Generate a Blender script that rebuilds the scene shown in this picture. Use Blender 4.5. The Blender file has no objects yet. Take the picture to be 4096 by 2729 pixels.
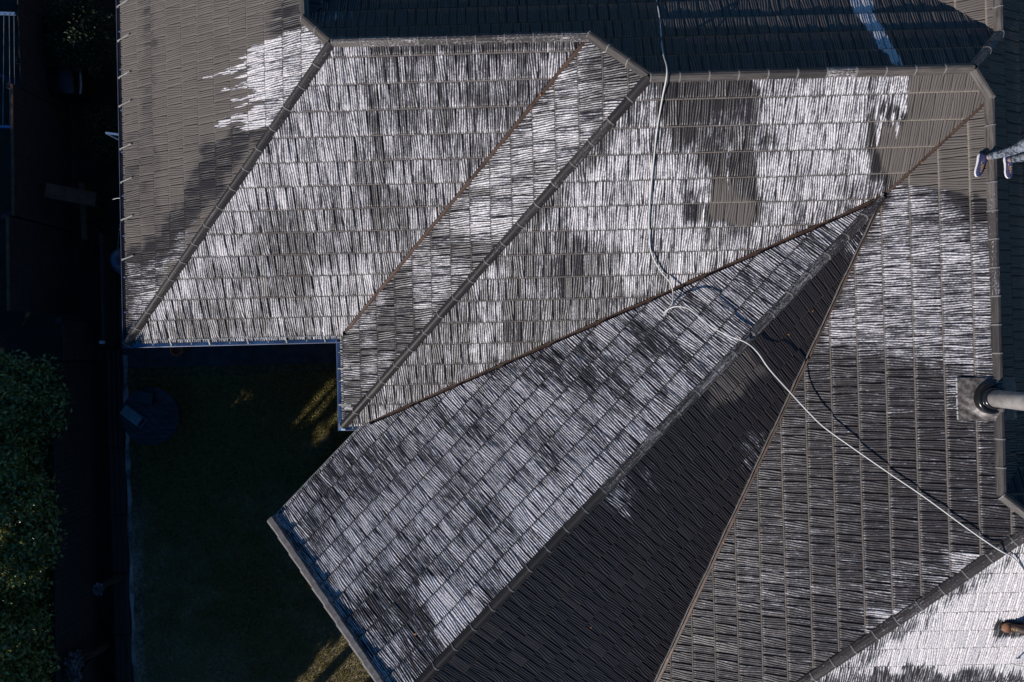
import bpy, bmesh, math, random
import numpy as np
from mathutils import Vector, Matrix
S = bpy.context.scene
C = S.collection
R = math.radians
random.seed(7)
rng = np.random.default_rng(11)

# ------------------------------------------------------------------ camera, sky, sun, exposure
# survey frame: x right, y towards the viewer's bottom (south-west garden side), z up, z = 0 at the eaves (2.6 m above the lawn)
CAM = dict(H=13.3438, rx=-0.0091, ry=-0.0077, rz=-0.0245, f=3187.0)
def cam_matrix():
    def rot(i, j, a):
        m = np.eye(3); c, s = math.cos(a), math.sin(a)
        m[i, i] = c; m[i, j] = -s; m[j, i] = s; m[j, j] = c
        return m
    return rot(0, 2, CAM['ry']) @ rot(1, 2, CAM['rx']) @ rot(0, 1, CAM['rz'])
MC = cam_matrix()
D3 = np.diag([1., -1., -1.])
cw = (D3 @ MC @ D3).T
cd = bpy.data.cameras.new('camera'); cam = bpy.data.objects.new('camera', cd); C.objects.link(cam)
cd.sensor_width = 36; cd.lens = CAM['f'] / 4096 * 36; cd.clip_end = 500
m4 = Matrix([list(cw[0]) + [0], list(cw[1]) + [0], list(cw[2]) + [CAM['H']], [0, 0, 0, 1]])
cam.matrix_world = m4
S.camera = cam
SUN_E, SUN_A = R(25.4), R(225)
w = bpy.data.worlds.new('World'); S.world = w; w.use_nodes = True
nt = w.node_tree
sky = nt.nodes.new('ShaderNodeTexSky'); sky.sky_type = 'NISHITA'; sky.sun_disc = False
sky.sun_elevation = SUN_E; sky.sun_rotation = SUN_A; sky.air_density = 1.0; sky.dust_density = 0.0; sky.ozone_density = 6.0
bg = nt.nodes['Background']; bg.inputs[1].default_value = 0.07
hs = nt.nodes.new('ShaderNodeHueSaturation'); hs.inputs['Saturation'].default_value = 1.18      # deep clear winter blue
nt.links.new(sky.outputs[0], hs.inputs['Color']); nt.links.new(hs.outputs[0], bg.inputs[0])
sl = bpy.data.lights.new('sun', 'SUN'); sl.energy = 4.5; sl.angle = R(0.5); sl.color = (1, .955, .91)
so = bpy.data.objects.new('sun', sl); C.objects.link(so)
sd = Vector((math.sin(SUN_A) * math.cos(SUN_E), math.cos(SUN_A) * math.cos(SUN_E), math.sin(SUN_E)))
so.rotation_euler = sd.to_track_quat('Z', 'Y').to_euler(); so.location = (0, 0, 30)
S.view_settings.view_transform = 'Standard'; S.view_settings.look = 'None'
S.view_settings.exposure = 0.0; S.view_settings.gamma = 1

# ------------------------------------------------------------------ helpers
T = 0.5657; TH = math.atan(T); CT, ST = math.cos(TH), math.sin(TH)
GZ = -2.6
def ray(px, py):
    v = np.array([(px - 2048) / CAM['f'], (py - 1364.5) / CAM['f'], 1.0])
    d = MC.T @ v
    return np.array([d[0], d[1], -d[2]])
def at(px, py, z):                         # survey point seen at a photo pixel, at height z
    d = ray(px, py); k = (z - CAM['H']) / d[2]
    return np.array([0, 0, CAM['H']]) + k * d
def on(px, py, P, lift=0.0):               # survey point on roof plane P
    a, b, c = P['q']; d = ray(px, py)
    k = (a * 0 + b * 0 + c + lift / CT - CAM['H']) / (d[2] - a * d[0] - b * d[1])
    return np.array([0, 0, CAM['H']]) + k * d
def W3(p): return (p[0], -p[1], p[2])
def tag(o, label=None, cat=None, group=None, kind=None):
    if label: o['label'] = label
    if cat: o['category'] = cat
    if group: o['group'] = group
    if kind: o['kind'] = kind
    return o
def empty(name, loc=(0, 0, 0), rz=0.0, parent=None):
    o = bpy.data.objects.new(name, None); C.objects.link(o); o.location = loc; o.rotation_euler = (0, 0, rz)
    o.empty_display_size = .2
    if parent: o.parent = parent
    return o
def link(name, me, mats, parent=None, smooth=False):
    o = bpy.data.objects.new(name, me); C.objects.link(o)
    for m in (mats if isinstance(mats, (list, tuple)) else [mats]): me.materials.append(m)
    if parent: o.parent = parent
    if smooth: me.polygons.foreach_set('use_smooth', np.ones(len(me.polygons), dtype=bool))
    return o
class MB:
    """collects shapes (world coordinates unless stated) and links them as ONE mesh object"""
    def __init__(s): s.v = []; s.f = []; s.m = []; s.uv = []
    def quad(s, pts, m=0, uv=None):
        i = len(s.v); s.v += [tuple(p) for p in pts]; s.f.append(tuple(range(i, i + len(pts)))); s.m.append(m)
        s.uv.append(uv or [(0, 0)] * len(pts))
    def box(s, c, d, rz=0.0, m=0, rx=0.0, ry=0.0):
        M = Matrix.Translation(c) @ Matrix.Rotation(rz, 4, 'Z') @ Matrix.Rotation(ry, 4, 'Y') @ Matrix.Rotation(rx, 4, 'X')
        x, y, z = [k / 2 for k in d]; b = min(x, y, z) * .18
        P = [M @ Vector((sx * x, sy * y, sz * z)) for sz in (-1, 1) for sy in (-1, 1) for sx in (-1, 1)]
        i = len(s.v); s.v += [tuple(p) for p in P]
        for f in ((0, 2, 3, 1), (4, 5, 7, 6), (0, 1, 5, 4), (2, 6, 7, 3), (0, 4, 6, 2), (1, 3, 7, 5)):
            s.f.append(tuple(i + k for k in f)); s.m.append(m); s.uv.append([(0, 0)] * 4)
    def beam(s, a, b, wd, ht, m=0):
        a, b = Vector(a), Vector(b); d = (b - a); L = d.length; d.normalize()
        up = Vector((0, 0, 1)) if abs(d.z) < .95 else Vector((1, 0, 0))
        sd_ = d.cross(up).normalized(); up = sd_.cross(d)
        i = len(s.v)
        for e in (a, b):
            for (p, q) in ((-1, -1), (1, -1), (1, 1), (-1, 1)): s.v.append(tuple(e + sd_ * p * wd / 2 + up * q * ht / 2))
        for f in ((0, 1, 5, 4), (1, 2, 6, 5), (2, 3, 7, 6), (3, 0, 4, 7), (3, 2, 1, 0), (4, 5, 6, 7)):
            s.f.append(tuple(i + k for k in f)); s.m.append(m); s.uv.append([(0, 0)] * 4)
    def rings(s, rs, m=0, cap=True, closed=True):
        n = len(rs[0]); i = len(s.v)
        for r in rs: s.v += [tuple(p) for p in r]
        for k in range(len(rs) - 1):
            for j in range(n if closed else n - 1):
                a = i + k * n + j; b = i + k * n + (j + 1) % n
                s.f.append((a, b, b + n, a + n)); s.m.append(m); s.uv.append([(j / n, k), ((j + 1) / n, k), ((j + 1) / n, k + 1), (j / n, k + 1)])
        if cap and closed:
            s.f.append(tuple(i + j for j in range(n))[::-1]); s.m.append(m); s.uv.append([(0, 0)] * n)
            q = i + (len(rs) - 1) * n
            s.f.append(tuple(q + j for j in range(n))); s.m.append(m); s.uv.append([(0, 0)] * n)
    def tube(s, pts, r, n=8, m=0, cap=True):
        pts = [Vector(p) for p in pts]; rs = []; prev = None
        for k, p in enumerate(pts):
            d = (pts[min(k + 1, len(pts) - 1)] - pts[max(k - 1, 0)]).normalized()
            if prev is None:
                u = d.cross(Vector((0, 0, 1)) if abs(d.z) < .9 else Vector((1, 0, 0))).normalized()
            else: u = (prev - d * prev.dot(d)).normalized()
            prev = u; v = d.cross(u)
            rr = r[k] if isinstance(r, (list, tuple)) else r
            rs.append([p + (u * math.cos(2 * math.pi * j / n) + v * math.sin(2 * math.pi * j / n)) * rr for j in range(n)])
        s.rings(rs, m, cap)
    def build(s, name, mats, parent=None, smooth=False, inv=None):
        me = bpy.data.meshes.new(name); me.from_pydata(s.v, [], s.f); me.update()
        me.polygons.foreach_set('material_index', s.m)
        uvl = me.uv_layers.new(name='UV'); fl = [c for f in s.uv for p in f for c in p]; uvl.data.foreach_set('uv', fl)
        return link(name, me, mats, parent, smooth)

# ------------------------------------------------------------------ materials
def mat(name):
    m = bpy.data.materials.new(name); m.use_nodes = True; t = m.node_tree; b = t.nodes['Principled BSDF']
    return m, t, b
class G:                                   # small node-graph helper
    def __init__(s, t): s.t = t
    def n(s, ty, **k):
        x = s.t.nodes.new(ty)
        for a, v in k.items():
            if hasattr(x, a): setattr(x, a, v)
        return x
    def l(s, a, b): s.t.links.new(a, b)
    def val(s, x, sock):
        if isinstance(x, (int, float)): sock.default_value = x
        elif isinstance(x, tuple): sock.default_value = x if len(x) != 3 or sock.type != 'RGBA' else (*x, 1)
        else: s.l(x, sock)
    def math(s, op, a, b=0.0, c=0.0, clamp=False):
        x = s.n('ShaderNodeMath'); x.operation = op; x.use_clamp = clamp
        s.val(a, x.inputs[0]); s.val(b, x.inputs[1])
        if op in ('MULTIPLY_ADD',): s.val(c, x.inputs[2])
        return x.outputs[0]
    def noise(s, vec, scale, detail=3, rough=.55, dist=0):
        x = s.n('ShaderNodeTexNoise'); x.inputs['Scale'].default_value = scale; x.inputs['Detail'].default_value = detail
        x.inputs['Roughness'].default_value = rough; x.inputs['Distortion'].default_value = dist
        if vec is not None: s.l(vec, x.inputs['Vector'])
        return x.outputs[0]
    def mapv(s, vec, sc):
        x = s.n('ShaderNodeMapping'); x.inputs['Scale'].default_value = sc; s.l(vec, x.inputs[0]); return x.outputs[0]
    def mix(s, f, a, b):
        x = s.n('ShaderNodeMix'); x.data_type = 'RGBA'; s.val(f, x.inputs[0]); s.val(a, x.inputs[6]); s.val(b, x.inputs[7]); return x.outputs[2]
    def mr(s, v, a, b, c=0., d=1., smooth=True):
        x = s.n('ShaderNodeMapRange'); x.interpolation_type = 'SMOOTHSTEP' if smooth else 'LINEAR'
        s.val(v, x.inputs[0])
        for i, k in enumerate((a, b, c, d)): x.inputs[i + 1].default_value = k
        return x.outputs[0]
    def bump(s, h, dist, st=1.0, prev=None):
        x = s.n('ShaderNodeBump'); x.inputs['Strength'].default_value = st; x.inputs['Distance'].default_value = dist
        s.l(h, x.inputs['Height'])
        if prev: s.l(prev, x.inputs['Normal'])
        return x.outputs[0]

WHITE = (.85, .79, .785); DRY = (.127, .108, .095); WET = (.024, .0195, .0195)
def shake_material():
    m, t, b = mat('coated_metal_shake'); g = G(t)
    uv = g.n('ShaderNodeUVMap'); uv.uv_map = 'UV'; uv = uv.outputs[0]
    fo = g.n('ShaderNodeAttribute', attribute_name='foam').outputs['Fac']
    we = g.n('ShaderNodeAttribute', attribute_name='wet').outputs['Fac']
    hh = g.n('ShaderNodeAttribute', attribute_name='grain').outputs['Fac']
    st = g.noise(g.mapv(uv, (34, 5.5, 1)), 1, 4, .62, .3)
    sp = g.noise(g.mapv(uv, (75, 30, 1)), 1, 2, .6)
    bl = g.noise(g.mapv(uv, (13, 2.8, 1)), 1, 3, .6, .4)
    x = g.math('MULTIPLY', g.math('SUBTRACT', st, .5), 3.2)
    x = g.math('MULTIPLY_ADD', g.math('SUBTRACT', sp, .5), 1.5, x)
    x = g.math('MULTIPLY_ADD', g.math('SUBTRACT', bl, .5), 1.8, x)
    x = g.math('MULTIPLY_ADD', g.math('SUBTRACT', hh, .42), 1.25, x)
    x = g.math('MULTIPLY_ADD', fo, 1.9, g.math('SUBTRACT', x, 1.03))
    f = g.mr(x, -.45, 1.15)
    f = g.math('MULTIPLY', f, g.mr(fo, .02, .12))
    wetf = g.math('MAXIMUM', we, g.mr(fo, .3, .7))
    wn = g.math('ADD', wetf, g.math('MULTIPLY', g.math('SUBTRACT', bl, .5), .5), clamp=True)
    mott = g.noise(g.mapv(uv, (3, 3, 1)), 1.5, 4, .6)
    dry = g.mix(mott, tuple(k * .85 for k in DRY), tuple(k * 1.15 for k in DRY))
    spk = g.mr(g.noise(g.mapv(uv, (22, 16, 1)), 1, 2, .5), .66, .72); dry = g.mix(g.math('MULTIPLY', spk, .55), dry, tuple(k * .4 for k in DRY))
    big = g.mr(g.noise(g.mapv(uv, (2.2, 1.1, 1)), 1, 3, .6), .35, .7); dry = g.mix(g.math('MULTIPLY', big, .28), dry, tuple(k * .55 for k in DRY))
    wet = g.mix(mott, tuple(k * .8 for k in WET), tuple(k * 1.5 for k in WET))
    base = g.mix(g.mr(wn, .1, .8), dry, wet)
    base = g.mix(g.math('MULTIPLY', g.mr(g.math('MULTIPLY', we, -1), .0, .7), .85), base, (.25, .21, .175))      # lap edges painted lighter, standing in for their sunlit faces
    wh = g.mix(g.mr(sp, .3, .65), tuple(k * .5 for k in WHITE), tuple(k * .96 for k in WHITE))
    film = g.mix(g.mr(f, 0., .5, smooth=False), base, (.20, .195, .21))
    g.l(g.mix(g.mr(f, .42, 1.0, smooth=False), film, wh), b.inputs['Base Color'])
    r = g.math('MULTIPLY_ADD', g.mr(wn, .1, .8), -.38, .78)
    g.l(r, b.inputs['Roughness']); b.inputs['Specular IOR Level'].default_value = .42
    h = g.math('ADD', g.math('MULTIPLY', sp, .6), g.math('MULTIPLY', f, .35))
    g.l(g.bump(h, .0035, .8), b.inputs['Normal'])
    return m
def cap_material():
    m, t, b = mat('ridge_cap_metal'); g = G(t)
    uv = g.n('ShaderNodeUVMap'); uv.uv_map = 'UV'; uv = uv.outputs[0]
    fo = g.n('ShaderNodeAttribute', attribute_name='foam').outputs['Fac']
    we = g.n('ShaderNodeAttribute', attribute_name='wet').outputs['Fac']
    st = g.noise(g.mapv(uv, (70, 4, 1)), 1, 4, .6); sp = g.noise(g.mapv(uv, (90, 60, 1)), 1, 2)
    sp2 = g.noise(g.mapv(uv, (26, 9, 1)), 1, 3, .6); st = g.math('MULTIPLY_ADD', g.math('SUBTRACT', sp2, .5), .5, st)
    x = g.math('MULTIPLY_ADD', fo, 1.6, g.math('SUBTRACT', g.math('MULTIPLY', g.math('ADD', st, sp), 1.3), 1.95))
    f = g.math('MULTIPLY', g.mr(x, -.1, .7), g.mr(fo, .02, .15))
    base = g.mix(we, tuple(k * 1.15 for k in DRY), (.030, .024, .023))
    base = g.mix(g.mr(st, .35, .7, 0, .75), base, (.022, .018, .018))
    g.l(g.mix(f, base, tuple(k * .8 for k in WHITE)), b.inputs['Base Color'])
    b.inputs['Roughness'].default_value = .55
    g.l(g.bump(st, .008, 1), b.inputs['Normal'])
    return m
def simple(name, col, rough=.6, metal=0., var=.25, scale=8., bump=.0, spec=.5, sc3=(1, 1, 1), bscale=None):
    m, t, b = mat(name); g = G(t)
    co = g.n('ShaderNodeTexCoord').outputs['Object']
    n = g.noise(g.mapv(co, sc3), scale, 5, .6)
    g.l(g.mix(g.mr(n, .3, .7), tuple(k * (1 - var) for k in col), tuple(min(1, k * (1 + var)) for k in col)), b.inputs['Base Color'])
    b.inputs['Roughness'].default_value = rough; b.inputs['Metallic'].default_value = metal
    b.inputs['Specular IOR Level'].default_value = spec
    if bump:
        n2 = g.noise(g.mapv(co, sc3), bscale or scale * 4, 4, .6); g.l(g.bump(n2, bump), b.inputs['Normal'])
    return m
M = dict(
    shake=shake_material(), cap=cap_material(),
    lip=simple('cap_joint', (.20, .185, .175), .7, 0, .2, 20),
    valley=simple('valley_metal', (.100, .062, .044), .45, .2, .35, 5, .002),
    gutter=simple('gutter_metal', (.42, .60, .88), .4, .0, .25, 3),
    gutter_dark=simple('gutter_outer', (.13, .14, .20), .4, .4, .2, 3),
    steel=simple('galvanised_steel', (.45, .45, .44), .4, .7, .2, 10),
    silver=simple('strap_metal', (.38, .38, .35), .5, .3, .25, 12),
    barge=simple('barge_cap', (.17, .155, .15), .7, 0, .3, 12, .002),
    wall=simple('brick_wall', (.11, .09, .08), .9, 0, .3, 14, .004),
    soffit=simple('soffit', (.3, .3, .29), .8, 0, .1, 3),
    lead=simple('lead_flashing', (.095, .08, .073), .42, .05, .6, 18, .006, bscale=12),
    rubber=simple('black_rubber', (.012, .012, .013), .22, 0, .2, 10),
    pipe=simple('grey_pvc', (.27, .245, .23), .6, 0, .22, 7),
    hose=simple('white_hose', (.62, .60, .56), .5, 0, .08, 6),
    soil=simple('soil', (.018, .015, .011), .95, 0, .5, 3, .02),
    wood=simple('dark_timber', (.030, .027, .028), .85, 0, .35, 2.5, .004, sc3=(1, 1, 6)),
    sleeper=simple('sleeper', (.035, .03, .03), .85, 0, .35, 3, .005, sc3=(8, 1, 8)),
    oldwood=simple('weathered_timber', (.038, .036, .040), .8, 0, .6, 3, .004, sc3=(1, 8, 1)),
    brown=simple('brown_plank', (.12, .06, .035), .8, 0, .3, 6, .003),
    conc=simple('concrete_edging', (.30, .28, .27), .9, 0, .75, 2.2, .006),
    paving=simple('paving', (.05, .05, .052), .9, 0, .4, 5, .003),
    blue=simple('blue_painted_metal', (.16, .25, .42), .4, .2, .15, 5),
    white=simple('white_cap', (.6, .58, .56), .6, 0, .15, 6),
    black=simple('black_plastic', (.015, .015, .017), .4, 0, .3, 6),
    bark=simple('bark', (.05, .035, .025), .95, 0, .4, 12, .01),
    orange=simple('orange_plastic', (.55, .13, .04), .5, 0, .1, 6),
    leaf_dead=simple('dead_leaf', (.42, .17, .06), .7, 0, .5, 40),
    skin=simple('skin', (.45, .28, .2), .55, 0, .06, 10), hair=simple('hair', (.03, .02, .015), .6, 0, .3, 60),
    sole=simple('shoe_sole', (.78, .74, .76), .6, 0, .06, 20), navy=simple('navy_knit', (.022, .028, .085), .7, 0, .35, 40, .002),
    gold=simple('lace', (.55, .3, .09), .6, 0, .1, 30), tan=simple('boot_leather', (.055, .030, .020), .6, 0, .35, 18, .002),
    tantoe=simple('boot_toe', (.25, .115, .055), .6, 0, .2, 20), jeans=simple('denim', (.05, .07, .12), .85, 0, .2, 30, .002),
    shirt=simple('grey_cotton', (.2, .2, .21), .9, 0, .15, 8), hivis=simple('work_shirt', (.14, .05, .03), .9, 0, .15, 8),
)
def camo():
    m, t, b = mat('camo_leggings'); g = G(t); co = g.n('ShaderNodeTexCoord').outputs['Object']
    n = g.noise(co, 22, 3, .6, .6)
    g.l(g.mix(g.mr(n, .42, .56), (.035, .042, .06), (.22, .245, .29)), b.inputs['Base Color']); b.inputs['Roughness'].default_value = .8
    return m
M['camo'] = camo()
def leafmat(name, c1, c2, rough=.45):
    m, t, b = mat(name); g = G(t)
    gi = g.n('ShaderNodeNewGeometry').outputs['Random Per Island']
    g.l(g.mix(gi, c1, c2), b.inputs['Base Color']); b.inputs['Roughness'].default_value = rough
    return m
M['leaf'] = leafmat('tree_leaf', (.06, .065, .014), (.34, .33, .085), .3)
M['leafd'] = leafmat('shrub_leaf', (.012, .025, .009), (.035, .05, .014), .5)
M['leafp'] = leafmat('pale_leaf', (.10, .08, .09), (.30, .27, .27), .5)
M['grassb'] = leafmat('grass_blade', (.17, .14, .035), (.44, .36, .10), .6)
def lawnmat():
    m, t, b = mat('lawn_turf'); g = G(t); co = g.n('ShaderNodeTexCoord').outputs['Object']
    n = g.mr(g.noise(co, 16, 6, .75), .36, .66); n2 = g.math('MULTIPLY_ADD', g.noise(co, 2.6, 5, .7), .8, g.math('MULTIPLY_ADD', g.noise(co, .6, 3, .5), 1.0, -.4)); n3 = g.noise(co, 60, 2)
    a = g.mix(n, (.075, .06, .022), (.24, .20, .08))
    c = g.mix(n, (.32, .25, .17), (.80, .66, .48))
    sx = g.n('ShaderNodeSeparateXYZ'); g.l(co, sx.inputs[0])
    worn = g.mr(g.math('ADD', g.math('MULTIPLY', g.math('MULTIPLY', sx.outputs[1], -1), .09), g.math('SUBTRACT', n2, .5)), 0.20, .72)
    g.l(g.mix(worn, a, c), b.inputs['Base Color']); b.inputs['Roughness'].default_value = .95
    g.l(g.bump(g.math('ADD', n, n3), .03, 1), b.inputs['Normal'])
    return m
M['lawn'] = lawnmat()

# ------------------------------------------------------------------ roof planes
xA, yB, xC, yD, yN, xG, xE, xK, yH, hA, yM = -6.5328, -.2808, -2.9355, 1.1955, -8.3614, 2.0352, 10.9204, 2.4863, 7.3093, 2.0376, -2.2992
wc, we_, aw, gz = -2.3001, .9647, .7849, 2.3762
nE = (-math.sin(aw), -math.cos(aw))
def plane(n, c):                           # z = T (c - n.x)
    n = np.array(n, float); return dict(n=n, a=np.array([-n[1], n[0]]), c=c, q=(-T * n[0], -T * n[1], T * c))
PL = dict(A=plane((-1, 0), -xA), B=plane((0, 1), yB), Cc=plane((-1, 0), -xC), D=plane((0, 1), yD), N=plane((0, -1), -yN),
          G=plane((-1, 0), -xG), X=plane((1, 0), xE), K=plane((-1, 0), -xK), H=plane((0, 1), yH), Mn=plane((0, -1), -yM),
          E=plane(nE, we_), F=plane((-nE[0], -nE[1]), we_ - 2 * wc))
xr = xA + hA / T
PL['P'] = plane((1, 0), 2 * xr - xA)
PL['0'] = dict(q=(0, 0, 0)); PL['a'] = dict(q=(0, 0, hA))
def X3(*k):
    A = [[PL[i]['q'][0], PL[i]['q'][1], -1] for i in k]; B = [-PL[i]['q'][2] for i in k]
    return np.linalg.solve(A, B)
def us(P, p): return float(P['a'] @ p[:2]), float(p[2] / ST)
def pos(P, u, s, h):                       # arrays -> survey coordinates; h along the plane normal
    hx = P['c'] - s * CT + h * ST
    x = P['n'][0] * hx + P['a'][0] * u; y = P['n'][1] * hx + P['a'][1] * u
    return x, y, s * ST + h * CT
ABN, BCN, CDN, DXN, DXG = X3('A', 'B', 'N'), X3('B', 'Cc', 'N'), X3('Cc', 'D', 'N'), X3('D', 'X', 'N'), X3('D', 'X', 'G')
XKN, DGE, AaN = X3('X', 'K', 'N'), X3('D', 'G', 'E'), X3('A', 'a', 'N')
AB0, BC0, CD0, DE0, FG0, GH0 = X3('A', 'B', '0'), X3('B', 'Cc', '0'), X3('Cc', 'D', '0'), X3('D', 'E', '0'), X3('F', 'G', '0'), X3('G', 'H', '0')
GXM, GMH, DGF = X3('G', 'X', 'Mn'), X3('G', 'Mn', 'H'), X3('D', 'G', 'F')
hG = GXM[2]; hK = XKN[2]; hW = T * (we_ - wc)
dW = np.array([-math.cos(aw), math.sin(aw)])       # wing ridge direction, away from the apex
gab = at(1092, 2082, 0.02)                         # wing gable corner at the eave
gd = float(gab[:2] @ dW)                            # distance of the gable along dW
def wingpt(nd, z): return np.array([*(np.array(nE) * nd + dW * gd), z])
E_gab0 = wingpt(we_, 0); E_gabR = wingpt(wc, hW); F_gab0 = wingpt(2 * wc - we_, 0)
WR0 = DGE.copy(); WR0[:2] = np.array(nE) * wc + dW * (DGE[:2] @ dW); WR0[2] = hW
P3 = lambda *a: np.array(a, float)
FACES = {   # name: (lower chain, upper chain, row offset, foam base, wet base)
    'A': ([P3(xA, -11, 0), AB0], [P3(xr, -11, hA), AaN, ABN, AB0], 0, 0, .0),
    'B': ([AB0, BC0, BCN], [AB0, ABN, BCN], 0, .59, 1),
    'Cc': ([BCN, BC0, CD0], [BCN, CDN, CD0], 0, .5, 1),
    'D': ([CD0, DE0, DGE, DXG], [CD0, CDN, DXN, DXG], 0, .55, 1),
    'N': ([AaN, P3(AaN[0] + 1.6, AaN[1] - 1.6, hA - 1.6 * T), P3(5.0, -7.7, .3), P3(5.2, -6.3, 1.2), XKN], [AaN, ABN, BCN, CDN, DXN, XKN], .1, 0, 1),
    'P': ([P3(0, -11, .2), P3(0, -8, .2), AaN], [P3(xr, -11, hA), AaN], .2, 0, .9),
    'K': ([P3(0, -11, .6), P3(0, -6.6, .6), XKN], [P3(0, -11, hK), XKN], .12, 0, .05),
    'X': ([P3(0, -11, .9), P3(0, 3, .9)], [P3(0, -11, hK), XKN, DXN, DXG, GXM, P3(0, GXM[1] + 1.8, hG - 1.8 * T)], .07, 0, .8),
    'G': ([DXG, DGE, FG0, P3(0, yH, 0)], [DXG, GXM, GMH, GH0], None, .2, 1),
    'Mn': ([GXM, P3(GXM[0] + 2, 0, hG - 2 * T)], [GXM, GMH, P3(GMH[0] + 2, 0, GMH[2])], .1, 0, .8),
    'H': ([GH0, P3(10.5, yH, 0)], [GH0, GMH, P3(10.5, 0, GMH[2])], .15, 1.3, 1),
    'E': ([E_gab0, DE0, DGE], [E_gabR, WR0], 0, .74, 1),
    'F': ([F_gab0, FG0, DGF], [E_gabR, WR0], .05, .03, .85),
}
def chain(P, pts):
    # points with a 0 in the coordinate that only depends on the plane are allowed
    L = sorted(us(P, p) for p in pts)
    u = np.array([q[0] for q in L]); s = np.array([q[1] for q in L])
    for i in range(1, len(u)):
        if u[i] <= u[i - 1]: u[i] = u[i - 1] + 1e-4
    return u, s

# coating stains, and a painted sunlit strip on N: photo-surveyed outlines laid on their own roof plane (foam 0..1.3, wet 0..1, edge softness m, drip m)
def fingers(L):
    out = []
    for (tx, ty, bx, by, wd) in L:
        dx, dy = bx - tx, by - ty; q = math.hypot(dx, dy); nx, ny = -dy / q * wd, dx / q * wd
        out.append(('f', [(tx - nx * .7, ty - ny * .7), (tx + nx * .7, ty + ny * .7), (bx + nx * 1.2, by + ny * 1.2), (bx - nx * 1.2, by - ny * 1.2)], 1.25, .007, 0.))
    return out
FING_A = fingers([(798, 321, 935, 282, 3.5), (925, 331, 1060, 290, 4), (924, 351, 1060, 330, 4), (850, 505, 990, 482, 4.5), (889, 477, 1010, 440, 4), (966, 383, 1070, 360, 4), (985, 401, 1070, 385, 4), (987, 212, 1070, 190, 5),
    (1020, 190, 1120, 150, 5), (925, 520, 1060, 500, 3), (965, 522, 1070, 505, 3), (1000, 235, 1080, 215, 5), (940, 460, 1040, 425, 4), (905, 400, 1060, 368, 6), (930, 420, 1050, 400, 5), (880, 362, 1040, 318, 5), (950, 240, 1070, 215, 7), (935, 305, 1060, 268, 6), (860, 492, 1000, 458, 7), (955, 505, 1050, 490, 6), (890, 285, 1010, 240, 5), (1000, 258, 1090, 245, 4), (870, 300, 960, 272, 3)])
FING_D = fingers([(3506, 614, 3523, 480, 4), (3500, 534, 3516, 420, 5), (3574, 572, 3590, 465, 4), (3553, 530, 3570, 455, 5), (3530, 520, 3545, 440, 4), (2763, 877, 2783, 800, 6), (2787, 898, 2800, 810, 4), (2805, 904, 2824, 810, 5), (2903, 785, 2926, 610, 3.5), (2916, 690, 2930, 600, 4), (2748, 905, 2760, 800, 4)])
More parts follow.
